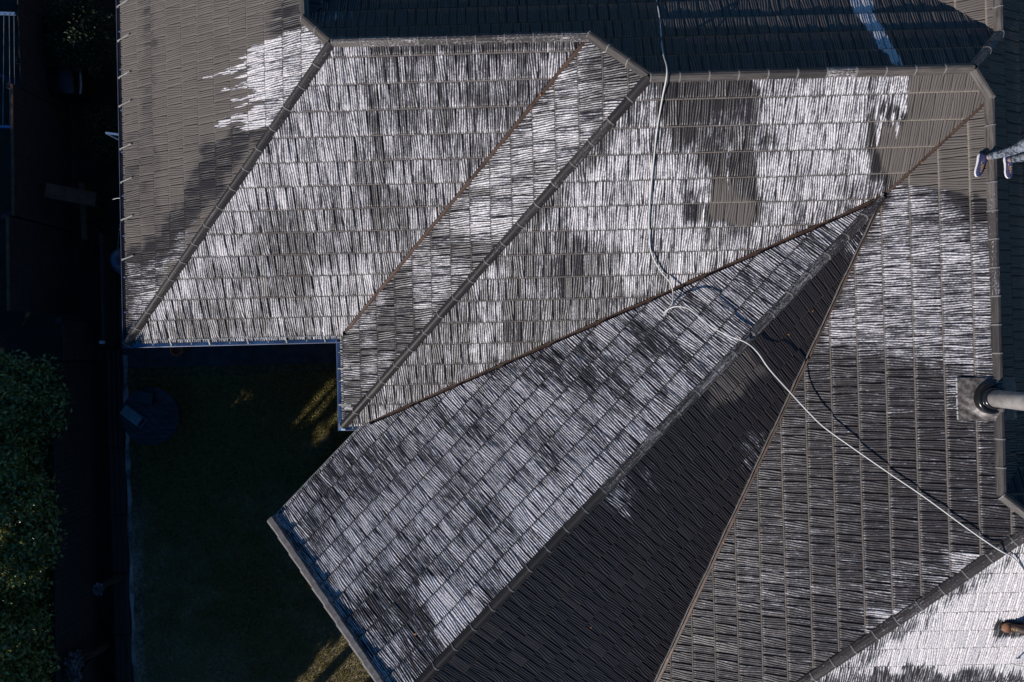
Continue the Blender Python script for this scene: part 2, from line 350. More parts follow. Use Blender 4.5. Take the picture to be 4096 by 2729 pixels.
ST_ = {
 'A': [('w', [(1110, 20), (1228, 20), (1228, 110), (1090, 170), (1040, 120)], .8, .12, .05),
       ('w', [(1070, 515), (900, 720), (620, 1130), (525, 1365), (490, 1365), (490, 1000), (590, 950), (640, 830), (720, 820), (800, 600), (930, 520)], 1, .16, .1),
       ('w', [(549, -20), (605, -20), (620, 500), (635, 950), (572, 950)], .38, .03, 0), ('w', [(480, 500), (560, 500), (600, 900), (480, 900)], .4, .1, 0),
       ('f', [(1228, 105), (1325, 178), (1165, 400), (1062, 520), (940, 520), (985, 440), (1030, 430), (1000, 360), (960, 330), (975, 255), (1010, 200), (1120, 125)], .86, .03, .26),
       *FING_A,
       ('f', [(700, 920), (790, 900), (760, 985), (660, 1090), (640, 1040)], .42, .08, .1),
       ('f', [(505, 1040), (640, 1050), (690, 1010), (640, 1170), (560, 1330), (505, 1330)], .52, .1, .1),
       ('f', [(510, 1180), (650, 1150), (600, 1240), (560, 1250)], .8, .05, .1)],
 'B': [('f', [(1480, 180), (2370, 150), (2270, 225), (1480, 232)], .28, .05, .08),
       ('f', [(1320, 180), (1480, 180), (1490, 400), (1350, 700), (1100, 900), (800, 1150), (650, 1350), (520, 1370)], .80, .15, .1),
       ('f', [(1180, 780), (1330, 780), (1320, 1000), (1180, 1250), (1050, 1200), (1100, 950)], .42, .18, .1),
       ('f', [(1480, 500), (1560, 480), (1580, 900), (1480, 950)], .35, .1, .1),
       ('f', [(1730, 300), (1830, 300), (1800, 640), (1720, 640)], .48, .12, .1),
       ('f', [(700, 1260), (950, 1230), (1000, 1350), (720, 1360)], .45, .12, .1),
       ('f', [(1250, 1100), (1500, 1050), (1420, 1350), (1250, 1350)], .82, .15, .1),
       ('f', [(1600, 560), (1900, 520), (1700, 800), (1600, 830)], .75, .15, .1)],
 'Cc': [('f', [(2360, 150), (2600, 300), (2480, 420), (2380, 560), (2300, 300)], .36, .12, .06),
       ('f', [(2230, 320), (2330, 260), (2330, 600), (2050, 960), (1880, 1000), (1800, 900), (1950, 680)], .72, .15, .06),
       ('f', [(1560, 1130), (1800, 960), (1900, 1010), (1760, 1190), (1640, 1330), (1480, 1500), (1380, 1650), (1380, 1400), (1500, 1300)], .16, .1, .05),
       ('f', [(1640, 1060), (1800, 1000), (1880, 1050), (1720, 1230), (1650, 1260)], .62, .08, .1),
       ('f', [(1440, 1320), (1500, 1320), (1510, 1530), (1440, 1540)], .62, .07, .1), ('f', [(1375, 1350), (1440, 1370), (1430, 1620), (1380, 1500)], .45, .07, .1),
       ('f', [(1500, 1390), (1560, 1400), (1540, 1480), (1490, 1460)], .55, .05, .1)],
 'D': [('f', [(1400, 1690), (2080, 900), (2560, 330), (2640, 420), (2420, 760), (2300, 950), (2480, 1010), (2480, 1230), (1900, 1500)], .38, .16, .08),
       ('f', [(1890, 1110), (2010, 1090), (2030, 1400), (1900, 1500), (1900, 1300)], .74, .07, .08),
       ('f', [(2060, 930), (2130, 860), (2200, 920), (2100, 1000), (2030, 1020)], .5, .07, .08),
       ('f', [(2250, 760), (2600, 520), (2830, 640), (2850, 900), (2740, 1060), (2620, 1120), (2500, 1200), (2440, 1000), (2270, 950)], .80, .12, .12),
       ('f', [(2560, 420), (2680, 440), (2760, 560), (2600, 640), (2450, 640)], .68, .08, .1),
       ('f', [(2750, 400), (3010, 400), (3010, 620), (2820, 590)], .45, .1, .12),
       ('f', [(2620, 300), (3012, 300), (3012, 390), (2900, 430), (2760, 480), (2690, 560), (2640, 470), (2600, 340)], .05, .06, .06),
       ('f', [(2680, 500), (2780, 480), (2770, 580), (2720, 590)], .05, .06, .06),
       ('f', [(3008, 305), (3642, 290), (3620, 480), (3570, 500), (3478, 505), (3480, 800), (3500, 800), (3260, 900), (3010, 990), (2990, 700)], .80, .015, .12),
       ('f', [(3160, 300), (3260, 300), (3230, 350)], .45, .05, .06),
       ('f', [(2960, 980), (3240, 900), (3160, 960), (2900, 1070), (2640, 1180), (2660, 1090), (2780, 1000)], .75, .08, .1),
       ('f', [(2845, 600), (3000, 590), (3015, 690), (3040, 720), (3010, 920), (2850, 915), (2820, 820), (2850, 720)], .0, .025, .14) if 0 else ('f', [(2830, 560), (3000, 590), (3015, 690), (3040, 720), (3030, 905), (2740, 905), (2740, 820), (2840, 830), (2857, 743), (2840, 680), (2810, 625)], .0, .02, .07),
       ('f', [(2960, 380), (3012, 380), (3012, 620), (2900, 620), (2850, 560), (2940, 520)], .38, .04, .07), *FING_D,
       ('w', [(2860, 720), (3005, 712), (3005, 880), (2990, 905), (2850, 905), (2830, 850)], .12, .03, .05),
       ('w', [(2900, 680), (3000, 640), (3005, 800), (2950, 780)], .95, .04, .05),
       ('f', [(2740, 780), (2800, 790), (2800, 900), (2730, 910)], .25, .02, .1),
       ('f', [(3645, 280), (3930, 280), (3960, 400), (3540, 800), (3483, 700), (3476, 500), (3500, 440), (3560, 430), (3600, 470), (3622, 470)], .0, .02, .06), *FING_D[:5],
       ('w', [(3650, 280), (3930, 280), (3960, 400), (3600, 770), (3530, 700), (3500, 500), (3610, 490)], .03, .05, .05),
       ('w', [(3484, 690), (3560, 720), (3520, 800), (3470, 760)], .8, .05, .05),
       ('w', [(2640, 310), (2860, 305), (2900, 390), (2800, 330)], .45, .08, .05)],
 'N': [('f', [(3400, -20), (3485, -20), (3490, 40), (3530, 100), (3545, 150), (3575, 200), (3610, 250), (3560, 250), (3500, 190), (3480, 120), (3420, 50)], 1.15, .02, .1),
       ('f', [(1290, 40), (1430, 30), (1430, 70), (1290, 90)], .35, .05, .05), ('f', [(1330, 140), (1400, 148), (1390, 158), (1330, 158)], .8, .02, .04),
       ('w', [(2650, -60), (4000, -60), (4000, 105), (2650, 105)], .1, .05, 0)],  # last one: paler strip painted in to brighten the sunlit row tips
 'G': [('f', [(3530, 790), (3600, 745), (3740, 735), (3752, 780), (3790, 860), (3870, 890), (3960, 900), (3970, 1500), (3800, 1480), (3560, 1425), (3270, 1400), (3330, 1230), (3440, 970)], .70, .13, .10),
       ('f', [(3760, 1500), (3830, 1500), (3830, 1640), (3780, 1620)], .5, .05, .05),
       ('f', [(3935, 400), (3990, 640), (3990, 890), (3880, 870), (3790, 830), (3760, 750), (3640, 730), (3545, 745), (3540, 780), (3510, 790), (3620, 640)], 0, .03, .03),
       ('w', [(3935, 390), (3995, 640), (3995, 850), (3900, 800), (3800, 770), (3700, 735), (3560, 745), (3700, 560)], .05, .04, .04),
       ('f', [(2950, 2200), (3100, 2100), (3230, 2100), (3260, 2300), (3150, 2500), (2980, 2420)], .34, .15, .1),
       ('f', [(3260, 2380), (3700, 2250), (3600, 2400), (3420, 2520), (3280, 2500)], .36, .15, .1),
       ('f', [(3400, 1700), (3800, 1650), (3900, 1900), (3450, 1950)], .10, .2, .1), ('f', [(2700, 2500), (2900, 2520), (2850, 2729), (2640, 2729)], .08, .2, .1),
       ('f', [(3780, 2215), (3960, 2210), (3990, 2180), (3830, 2320), (3760, 2310)], .9, .04, .06),
       ('f', [(3660, 2265), (3800, 2290), (3780, 2350), (3700, 2330)], .55, .05, .06),
       ('f', [(3450, 2425), (3630, 2420), (3560, 2490), (3480, 2490)], .85, .04, .06), ('f', [(3400, 2515), (3500, 2500), (3460, 2550)], .75, .03, .06)],
 'H': [('f', [(3330, 2700), (3540, 2680), (3570, 2720), (3640, 2660), (3760, 2670), (3790, 2720), (3880, 2690), (4096, 2720), (4200, 2820), (3100, 2820)], .34, .05, .16),
       ('f', [(3240, 2729), (4130, 2130), (4180, 2150), (3800, 2440), (3600, 2560), (3500, 2640), (3360, 2729)], .72, .1, .1),
       ('f', [(3960, 2520), (3980, 2500), (4096, 2500), (4096, 2560), (3990, 2565)], .25, .02, .06)],
 'E': [('f', [(2150, 1440), (2350, 1330), (2500, 1480), (2450, 1580), (2230, 1530)], .52, .12, .05), ('f', [(2500, 1280), (2700, 1250), (2760, 1420), (2560, 1420)], .52, .15, .05),
       ('f', [(1100, 2080), (1450, 1720), (1560, 1800), (1250, 2200)], .62, .15, .05),
       ('f', [(1500, 2250), (1700, 2220), (1950, 2450), (1750, 2729), (1500, 2729), (1380, 2450)], .50, .18, .05),
       ('f', [(1400, 2500), (1530, 2480), (1640, 2660), (1560, 2729), (1500, 2700)], .6, .08, .05),
       ('f', [(1950, 2000), (2300, 1850), (2420, 1930), (2150, 2200), (2000, 2180)], .88, .12, .08),
       ('f', [(1660, 2320), (1740, 2290), (1900, 2400), (1920, 2470), (1800, 2560), (1740, 2530)], 1.05, .04, .10),
       ('f', [(1720, 2350), (1790, 2380), (1800, 2500), (1740, 2450)], 1.3, .03, .06),
       ('f', [(3000, 1010), (3400, 850), (3300, 1010), (3060, 1240), (2900, 1260)], .72, .1, .05)],
 'F': [('f', [(2410, 1930), (2470, 1900), (2550, 1960), (2530, 2080), (2450, 2040)], .48, .09, .14), ('f', [(3380, 930), (3520, 800), (3480, 960), (3400, 1060)], .45, .06, .05),
       ('f', [(2960, 1790), (3060, 1720), (3030, 1900), (2960, 1900)], .36, .07, .06), ('f', [(2560, 1900), (2620, 1860), (2640, 1960)], .3, .04, .05),
       ('w', [(2830, 1500), (2960, 1380), (3080, 1450), (2950, 1620), (2850, 1650)], .35, .1, .05)],
 'K': [], 'X': [], 'P': [], 'Mn': [],
}
def poly_sd(px, py, poly):
    """signed distance (positive inside) of points to a polygon, numpy"""
    n = len(poly); d2 = np.full(px.shape, 1e9, np.float32); ins = np.zeros(px.shape, bool)
    for i in range(n):
        x0, y0 = poly[i]; x1, y1 = poly[(i + 1) % n]
        ex, ey = x1 - x0, y1 - y0; wx, wy = px - x0, py - y0
        tt = np.clip((wx * ex + wy * ey) / (ex * ex + ey * ey + 1e-12), 0, 1)
        dx, dy = wx - ex * tt, wy - ey * tt
        d2 = np.minimum(d2, dx * dx + dy * dy)
        if y0 != y1:
            c = ((y0 > py) != (y1 > py)) & (px < (x1 - x0) * (py - y0) / (y1 - y0) + x0)
            ins ^= c
    d = np.sqrt(d2); return np.where(ins, d, -d)
def h1(x): return np.modf(np.abs(np.sin(x * 12.9898 + 4.1) * 43758.5453))[0]
def vnoise(u, s, f):                       # smooth value noise
    x, y = u * f + 311.3, s * f + 97.7
    i, j = np.floor(x), np.floor(y); a, b = x - i, y - j; a = a * a * (3 - 2 * a); b = b * b * (3 - 2 * b)
    g = lambda p, q: h1(p * 1.37 + q * 57.31)
    return (g(i, j) * (1 - a) + g(i + 1, j) * a) * (1 - b) + (g(i, j + 1) * (1 - a) + g(i + 1, j + 1) * a) * b
def stain_fields(key, u, s, fb, wb):
    P = PL[key]
    f = np.full(u.shape, fb, np.float32); w = np.full(u.shape, wb, np.float32)
    grain = h1(np.floor(u / .022)) ** 2 * .8 + h1(np.floor(u / .061) + 9) ** 3 * .5
    wx = (vnoise(u, s, 3.1) - .5) * .26 + (vnoise(u, s, 9.) - .5) * .14
    wy = (vnoise(u + 40, s, 3.1) - .5) * .26 + (vnoise(u + 40, s, 9.) - .5) * .12
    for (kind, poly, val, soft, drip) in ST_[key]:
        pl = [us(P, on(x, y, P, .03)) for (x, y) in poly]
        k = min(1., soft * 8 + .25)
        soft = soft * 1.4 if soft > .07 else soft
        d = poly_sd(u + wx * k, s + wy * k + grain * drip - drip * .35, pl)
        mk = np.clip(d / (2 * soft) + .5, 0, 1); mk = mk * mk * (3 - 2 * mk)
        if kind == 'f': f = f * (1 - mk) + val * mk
        else: w = w * (1 - mk) + val * mk
    f = f + ((vnoise(u * 1.5, s * .8, 1.7) - .5) * .24 + (vnoise(u * 1.6, s * .45, 6.) - .5) * .40) * np.clip(fb * 3, 0, 1) * (f < 1.0) * np.clip(f * 3, 0, 1)
    return f, w

# ------------------------------------------------------------------ shake tiles as real relief
PATT = np.array([.128, .172, .105, .185, .118, .160, .136, .178, .108]); PCUM = np.concatenate([[0], np.cumsum(PATT)]); PWID = PCUM[-1]
ROW = .37
def slope_mesh(key, parent, du=.0055):
    P = PL[key]; lo, up, off, fb, wb = FACES[key]
    fix = lambda pts: [p for p in pts]
    ul, sl_ = chain(P, lo); uu, su = chain(P, up)
    u0, u1 = max(ul[0], uu[0]), min(ul[-1], uu[-1])
    U = np.arange(u0, u1, du, dtype=np.float64)
    slo = np.interp(U, ul, sl_); shi = np.interp(U, uu, su)
    eave = slo < .02
    slo = np.where(eave, -.045, slo + (np.where(U < DGE[0], .03, .065) if key == 'D' else .062 if key not in ('E', 'F') else .075)); shi = shi - .015
    if key in ('N', 'P', 'K', 'X', 'Mn'): slo = np.interp(U, ul, sl_)
    o = (-(gz / ST) % ROW) * -1 if off is None else -off
    if off is None: o = (gz / ST) % ROW - ROW
    k0 = int(math.floor((slo.min() - o) / ROW)); k1 = int(math.ceil((shi.max() - o) / ROW))
    fr = np.array([0, .045, .085, .14, .21, .29, .37, .45, .53, .61, .69, .77, .85, .93, 1.0]); nv = len(fr)
    VV = []; FF = []; AT = []; UVs = []; base = 0
    seed = sum(map(ord, key))
    for k in range(k0, k1 + 1):
        sb, se = o + k * ROW, o + (k + 1) * ROW
        a = np.maximum(sb, slo); b = np.minimum(se, shi)
        ok = b - a > 1e-3
        if not ok.any(): continue
        idx = np.where(ok)[0]; i0, i1 = idx[0], idx[-1] + 1
        u = U[i0:i1]; a_, b_ = a[i0:i1], b[i0:i1]; okk = ok[i0:i1]; b_ = np.maximum(b_, a_)
        n = len(u)
        s = np.clip(sb + fr[:, None] * ROW, a_[None], b_[None]); s = s.astype(np.float64)
        uu_ = np.broadcast_to(u[None], s.shape)
        ro = (k * .47 + .13 * math.sin(k * 2.3 + seed)) * PWID + seed * .37
        loc = (u + ro); pan = np.floor(loc / PWID); x = loc - pan * PWID
        si = np.clip(np.searchsorted(PCUM, x, 'right') - 1, 0, len(PATT) - 1)
        lx = x - PCUM[si]; wd = PATT[si]; sid = pan * 9 + si + k * 131 + seed
        r1, r2, r3 = h1(sid), h1(sid + .5), h1(si * 3.1 + .7)
        frac = (s - sb) / ROW
        s[:3] += ((r1 - .5) * .014 * (sb > a_))[None]
        wavy = (si % 2 == 1)
        ph = r3 * 6.28
        warp = np.where(wavy[None], ((.024 + .012 * r1) * np.where(r3 < .5, 1, -1))[None] * (frac * frac * (3 - 2 * frac)) * (.4 + .6 * np.sin(np.pi * lx / wd))[None] + .0035 * np.sin(frac * 7 + ph[None] * 2 + (lx * 30)[None]), .0016 * np.sin(frac * 9 + ph[None]))
        per = np.where(wavy, .0365, .0315)
        pp = (lx[None] + warp) / per[None] + r3[None]
        g = .5 - .5 * np.cos(2 * np.pi * pp)
        gi_ = h1(np.floor(pp) * 1.73 + sid[None])
        g = g * (.62 + .42 * gi_)
        edge = np.minimum(lx, wd - lx)
        gap = np.exp(-(edge / .0075) ** 2)
        low = np.where(r1 < .12, .45, 1.)
        h = .012 + .026 * (1 - frac) + (.0100 * g * low[None]) * (1 - gap[None]) + ((r1 - .5) * .006)[None] * (1 - frac) - (.010 + .014 * r2)[None] * gap[None] + .0025 * (vnoise(uu_, s, 14) - .5)
        h[1] -= .003
        h[0] = .008                                       # foot of the rolled lap
        h[1] = .027 + (h[1] - .040) * .5
        h[2] = .036 + (h[2] - .040) * .6
        h[0] = np.where(sb < slo[i0:i1] - 1e-6, -.02, h[0])
        xx, yy, zz = pos(P, uu_, s, h)
        VV.append(np.stack([xx, -yy, zz], -1).reshape(-1, 3).astype(np.float32))
        # stain lookups on a coarser grid
        sub = slice(None, None, 4); rows = [0, 4, 7, 10, 14]
        F_, W_ = stain_fields(key, uu_[rows][:, sub].astype(np.float32), s[rows][:, sub].astype(np.float32), fb, wb)
        def up_(A_):
            A2 = np.stack([np.interp(u, u[sub], q) for q in A_])
            out = np.empty(s.shape, np.float32)
            fx = fr[rows]
            for j in range(nv):
                q = np.searchsorted(fx, fr[j], 'right') - 1; q = min(max(q, 0), len(rows) - 2)
                t_ = (fr[j] - fx[q]) / (fx[q + 1] - fx[q]); out[j] = A2[q] * (1 - t_) + A2[q + 1] * t_
            return out
        F_ = up_(F_); W_ = up_(W_)
        F_ = F_ + ((r2 - .5) * .14)[None] * np.clip(F_ * 2.5, 0, 1) * (F_ < .98)
        F_ = F_ - .3 * gap[None] * np.clip(F_, 0, 1)
        F_[0] *= .45; F_[1] *= .65; F_[2] *= .9
        F_[-1] *= .85
        W_ = W_ + ((r1 - .5) * .25)[None]; W_[0] = W_[0] * .66 - .87; W_[1] = W_[1] * .62 - .8; F_[1] = np.minimum(F_[1], .62)  # below zero on laps: carries their painted sunlit tone
        AT.append(np.stack([F_, np.clip(W_, -1, 1), g if g.shape == s.shape else np.broadcast_to(g, s.shape)], -1).reshape(-1, 3).astype(np.float32))
        UVs.append(np.stack([uu_ + seed * 1.7 + k * 3.3, s], -1).reshape(-1, 2).astype(np.float32))
        I = np.arange(nv * n).reshape(nv, n) + base
        q = np.stack([I[:-1, :-1], I[1:, :-1], I[1:, 1:], I[:-1, 1:]], -1)
        good = okk[:-1] & okk[1:]
        FF.append(q[:, good].reshape(-1, 4)); base += nv * n
    V = np.concatenate(VV); Fc = np.concatenate(FF); A_ = np.concatenate(AT); UVv = np.concatenate(UVs)
    me = bpy.data.meshes.new('roof_slope')
    me.vertices.add(len(V)); me.vertices.foreach_set('co', V.ravel())
    me.loops.add(Fc.size); me.loops.foreach_set('vertex_index', Fc.ravel().astype(np.int32))
    me.polygons.add(len(Fc)); me.polygons.foreach_set('loop_start', np.arange(0, Fc.size, 4, dtype=np.int32))
    me.polygons.foreach_set('loop_total', np.full(len(Fc), 4, np.int32))
    me.update(calc_edges=True)
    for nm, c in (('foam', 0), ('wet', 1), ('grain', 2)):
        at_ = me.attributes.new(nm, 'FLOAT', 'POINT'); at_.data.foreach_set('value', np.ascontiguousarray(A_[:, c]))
    uvl = me.uv_layers.new(name='UV'); uvl.data.foreach_set('uv', UVv[Fc.ravel()].ravel())
    me.validate(verbose=False)
    return link('roof_slope', me, M['shake'], parent, smooth=False)

house = empty('house', W3((1.5, 0, GZ)))
tag(house, 'hip roofed house covered in brown metal shakes streaked with white coating', 'house')
class HB:                                   # keep world coordinates for children of the house
    pass
def child(o, par=house):
    o.parent = par; o.matrix_parent_inverse = Matrix.Translation(par.location).inverted() if par is house else Matrix.Identity(4)
    return o
LBL = {'A': 'dry taupe west slope with white drips near its hip', 'N': 'dark shaded slope behind the ridge', 'H': 'slope thickly covered with white coating', 'F': 'nearly bare dark slope of the angled wing'}
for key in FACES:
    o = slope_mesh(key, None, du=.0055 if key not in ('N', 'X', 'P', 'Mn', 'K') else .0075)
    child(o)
    if key in LBL: o['label'] = LBL[key]

# ------------------------------------------------------------------ ridge and hip caps
def plane_n(k):
    q = PL[k]['q']; n = Vector((-q[0], q[1], 1)); return n.normalized()      # world coords (y flipped)
def caps(p0, p1, k1, k2, foam=.3, wet=1., name='ridge_cap', seg=.385, w_=.074, start=0., foamfn=None, wetfn=None, lift=0.0):
    a, b = Vector(W3(p0)), Vector(W3(p1)); d = b - a; L = d.length; d.normalize()
    n1, n2 = plane_n(k1), plane_n(k2); up = (n1 + n2).normalized(); up = (up - d * up.dot(d)).normalized(); sd_ = d.cross(up).normalized()
    ca = n1.dot(up); fall = math.tan(math.acos(max(-1, min(1, ca))))
    n = max(1, round(L / seg)); seg = L / n
    prof = [(-1.0, .036), (-.93, .050), (-.5, .078), (-.22, .088), (.22, .088), (.5, .078), (.93, .050), (1.0, .036)]
    V = []; Fc = []; MI = []; UV = []; AF = []; AW = []
    jit = (0, 0)
    def ring(t_, sc, hs, g):
        i = len(V)
        for j, (px, ph) in enumerate(prof):
            x = px * w_ * sc
            z = ph + hs - abs(x) * fall + lift + (abs(x) < .3 * w_) * .0
            if j in (0, 7): z = .018 - abs(x) * fall + lift
            p = a + d * t_ + sd_ * (x + jit[0]) + up * (z + jit[1]); V.append(tuple(p)); AF.append(g[0]); AW.append(g[1])
        return i
    rr = random.Random(int(L * 1000))
    for k in range(n):
        t0, t1 = k * seg, (k + 1) * seg + .03
        if k == n - 1: t1 = L
        tm = (t0 + t1) / 2 / L
        ff = (foamfn(tm) if foamfn else foam) + rr.uniform(-.06, .06); ww = (wetfn(tm) if wetfn else wet)
        jit = (rr.uniform(-.004, .004), rr.uniform(0, .004)); g = (ff, min(1, max(0, ww + rr.uniform(-.15, .15)))); u0 = rr.uniform(0, 50)
        st = [ring(t0, 1.0, .010, g), ring(t0 + .018, 1.0, .010, g), ring(t0 + .020, .97, .003, g), ring((t0 + t1) / 2, .965, .001, g), ring(t1, .95, -.005, g)]
        for q in range(len(st) - 1):
            for j in range(7):
                Fc.append((st[q] + j, st[q] + j + 1, st[q + 1] + j + 1, st[q + 1] + j)); MI.append(1 if q == 0 else 0)
                v0, v1 = u0 + q * .1, u0 + (q + 1) * .1
                UV += [(j * .025, v0), (j * .025 + .025, v0), (j * .025 + .025, v1), (j * .025, v1)]
        Fc.append(tuple(st[0] + j for j in range(8))); MI.append(1); UV += [(0, 0)] * 8
    me = bpy.data.meshes.new(name); me.from_pydata(V, [], Fc); me.update()
    me.polygons.foreach_set('material_index', MI)
    uvl = me.uv_layers.new(name='UV'); uvl.data.foreach_set('uv', [c for p in UV for c in p])
    for nm, A_ in (('foam', AF), ('wet', AW)):
        at_ = me.attributes.new(nm, 'FLOAT', 'POINT'); at_.data.foreach_set('value', A_)
    return child(link(name, me, [M['cap'], M['lip']]))
def ext(p, q, e): d = (q - p) / np.linalg.norm(q - p); return p - d * e
caps(ext(AB0, ABN, .05), ABN, 'A', 'B', name='hip_cap', foam=.24, wet=.9)
caps(ext(CD0, CDN, .05), CDN, 'Cc', 'D', name='hip_cap', foamfn=lambda t: .18 + .14 * (.5 < t < .9), wet=.9)
caps(AaN, ABN, 'A', 'N', name='hip_cap', foam=.25, wet=.4)
caps(BCN, CDN, 'Cc', 'N', name='hip_cap', foam=.1, wet=.5)
caps(ABN, BCN, 'B', 'N', foam=.38, wetfn=lambda t: .25 if t < .3 else .75)
caps(CDN, DXN, 'D', 'N', foamfn=lambda t: .5 if .42 < t < .5 or .58 < t < .66 or .78 < t < .81 else .15, wetfn=lambda t: .25 if t < .33 or t > .66 else .6)
caps(DXG, DXN, 'D', 'X', name='hip_cap', foam=0, wet=.0)
caps(XKN, DXN, 'X', 'N', name='hip_cap', foam=.4, wet=.4)
caps(P3(xr, -9, hA), AaN, 'A', 'P', foam=0, wet=.05)
caps(P3(XKN[0], -9, hK), XKN, 'K', 'X', foam=0, wet=.0)
caps(DXG, GXM, 'G', 'X', foamfn=lambda t: .32 if .24 < t < .5 else .08, wetfn=lambda t: 0. if t < .27 else .75)
caps(GXM, GMH, 'G', 'Mn', name='hip_cap', foam=.1, wet=.6)
caps(GH0, GMH, 'G', 'H', name='hip_cap', foam=.30, wet=.9, w_=.09)
caps(GMH, P3(GMH[0] + 2, GMH[1], GMH[2]), 'H', 'Mn', foam=.3, wet=.9)
caps(E_gabR, WR0, 'E', 'F', foamfn=lambda t: .05 if t < .42 else .42, wet=.95)

# ------------------------------------------------------------------ valley flashings
def valley(p0, p1, k1, k2, name='valley_flashing', wd=.12, lip=None):
    mb = MB(); a, b = Vector(W3(p0)), Vector(W3(p1)); d = (b - a).normalized()
    n = 14
    for k in (k1, k2):
        nn = plane_n(k); s_ = nn.cross(d); other = plane_n(k1 if k == k2 else k2)
        if s_.dot(other) > 0: s_ = -s_       # go up our own plane, away from the other
        if s_.z < 0: s_ = -s_
        for i in range(n):
            A_, B_ = a.lerp(b, i / n), a.lerp(b, (i + 1) / n)
            mb.quad([A_ + nn * .004, B_ + nn * .004, B_ + s_ * wd + nn * .006, A_ + s_ * wd + nn * .006])
        if lip == k:
            pts = []
            for i in range(n * 4 + 1):
                q = a.lerp(b, i / (n * 4)); j = math.sin(i * 1.9) * .004 + math.sin(i * .7) * .004
                pts.append(q + s_ * ((.052 if k == 'F' else .018) + j) + nn * (.026))
            for i in range(len(pts) - 1): mb.beam(pts[i], pts[i + 1], .016 if k == 'F' else .010, .05 if k == 'F' else .03, m=1 if k == 'F' else 0)
    return child(mb.build(name, [M['valley'], M['barge']]))
valley(BC0, BCN, 'B', 'Cc'); valley(DGE, DXG, 'D', 'G'); valley(DE0, DGE, 'D', 'E', lip='D'); valley(FG0, DGF, 'F', 'G', lip='F')
valley(AaN, P3(AaN[0] + 1.6, AaN[1] - 1.6, hA - 1.6 * T), 'P', 'N')
kv = P3(XKN[0] - 1.6, 0, 0); t0 = X3('K', 'N', '0'); valley(t0 + (XKN - t0) * .35, XKN, 'K', 'N')

# ------------------------------------------------------------------ gutters, walls, soffits, barge
def gutter(p0, p1, n_out, wd=.105, closed=(True, True), m=('gutter', 'gutter_dark'), dz=-.015):
    mb = MB(); a, b = Vector(W3(p0)), Vector(W3(p1)); o = Vector((n_out[0], -n_out[1], 0)).normalized()
    prof = [(0.0, .0, 0), (0.0, -.045, 0), (.012, -.058, 0), (wd * .8, -.058, 0), (wd, -.040, 0), (wd, .004, 0), (wd + .004, .010, 1), (wd + .012, .006, 1), (wd + .012, -.115, 1), (-.006, -.118, 1), (-.006, 0.0, 1)]
    L = [[e + o * x + Vector((0, 0, z + dz)) for (x, z, _) in prof] for e in (a, b)]
    n = len(prof); i = len(mb.v); mb.v += [tuple(p) for p in L[0] + L[1]]
    for j in range(n):
        k = (j + 1) % n; mb.f.append((j, k, k + n, j + n)); mb.m.append(1 if prof[j][2] else 0); mb.uv.append([(0, 0)] * 4)
    mb.f.append(tuple(range(n))); mb.m.append(1); mb.uv.append([(0, 0)] * n); mb.f.append(tuple(range(n, 2 * n))); mb.m.append(1); mb.uv.append([(0, 0)] * n)
    return child(mb.build('gutter', [M[m[0]], M[m[1]]]))
g = .118
gut = {}
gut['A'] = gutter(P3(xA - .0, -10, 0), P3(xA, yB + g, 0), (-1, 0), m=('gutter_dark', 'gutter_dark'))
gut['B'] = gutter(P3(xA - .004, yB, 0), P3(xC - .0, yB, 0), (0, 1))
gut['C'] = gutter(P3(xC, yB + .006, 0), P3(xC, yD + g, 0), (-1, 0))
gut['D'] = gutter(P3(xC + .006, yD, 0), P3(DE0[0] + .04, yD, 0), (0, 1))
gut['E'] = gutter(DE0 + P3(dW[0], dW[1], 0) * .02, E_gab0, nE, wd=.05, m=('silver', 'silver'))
def gpart(name, mb, mats, g_):
    o = mb.build(name, mats); o.parent = g_; o.matrix_parent_inverse = Matrix.Identity(4); return o
hinv = Vector(house.location)
# gutters are parented to the house, so their children live in the same frame
def gchild(name, mb, mt, g_):
    o = mb.build(name, mt); o.parent = g_; return o
for py in (20, 157, 305, 420, 592, 725, 876, 1035):                    # silver straps lying on the first course
    q = on(478 + py * .018, py, PL['A'], .05); y = -q[1]; mb = MB()
    a = Vector((xA - .10, y - .015, .0)); b = Vector((xA + .17, y + .03, .17 * T + .062))
    mb.beam(a, b, .020, .004); mb.box((xA - .09, y - .013, -.01), (.03, .03, .012)); gchild('gutter_strap', mb, M['silver'], gut['A'])
for py in (128, 280, 443, 610, 785, 945, 1110, 1250):
    q = on(480 + py * .018, py, PL['A'], .0); mb = MB(); mb.box((xA - .055, -q[1], -.025), (.10, .022, .006)); gchild('gutter_bracket', mb, M['blue'], gut['A'])
for i, px in enumerate(range(610, 1340, 77)):
    q = at(px, 1375, 0); mb = MB(); mb.box((q[0], -yB - .055, -.022), (.016, .11, .008))
    if i % 2: mb.beam((q[0] - .01, -yB - .11, -.02), (q[0] - .03, -yB + .03, .045), .018, .004)
    gchild('gutter_bracket', mb, M['silver'], gut['B'])
for py in (1410, 1475, 1525, 1620): q = at(1370, py, 0); mb = MB(); mb.box((xC - .055, -q[1], -.022), (.11, .016, .008)); (mb.beam((xC - .11, -q[1], -.02), (xC + .14, -q[1] + .0, .14 * T + .05), .02, .004) if py in (1475, 1620) else None); gchild('gutter_bracket', mb, M['silver'], gut['C'])
mb = MB(); q = at(1410, 1705, 0); mb.box((q[0], -yD - .055, -.022), (.016, .11, .008)); gchild('gutter_bracket', mb, M['silver'], gut['D'])
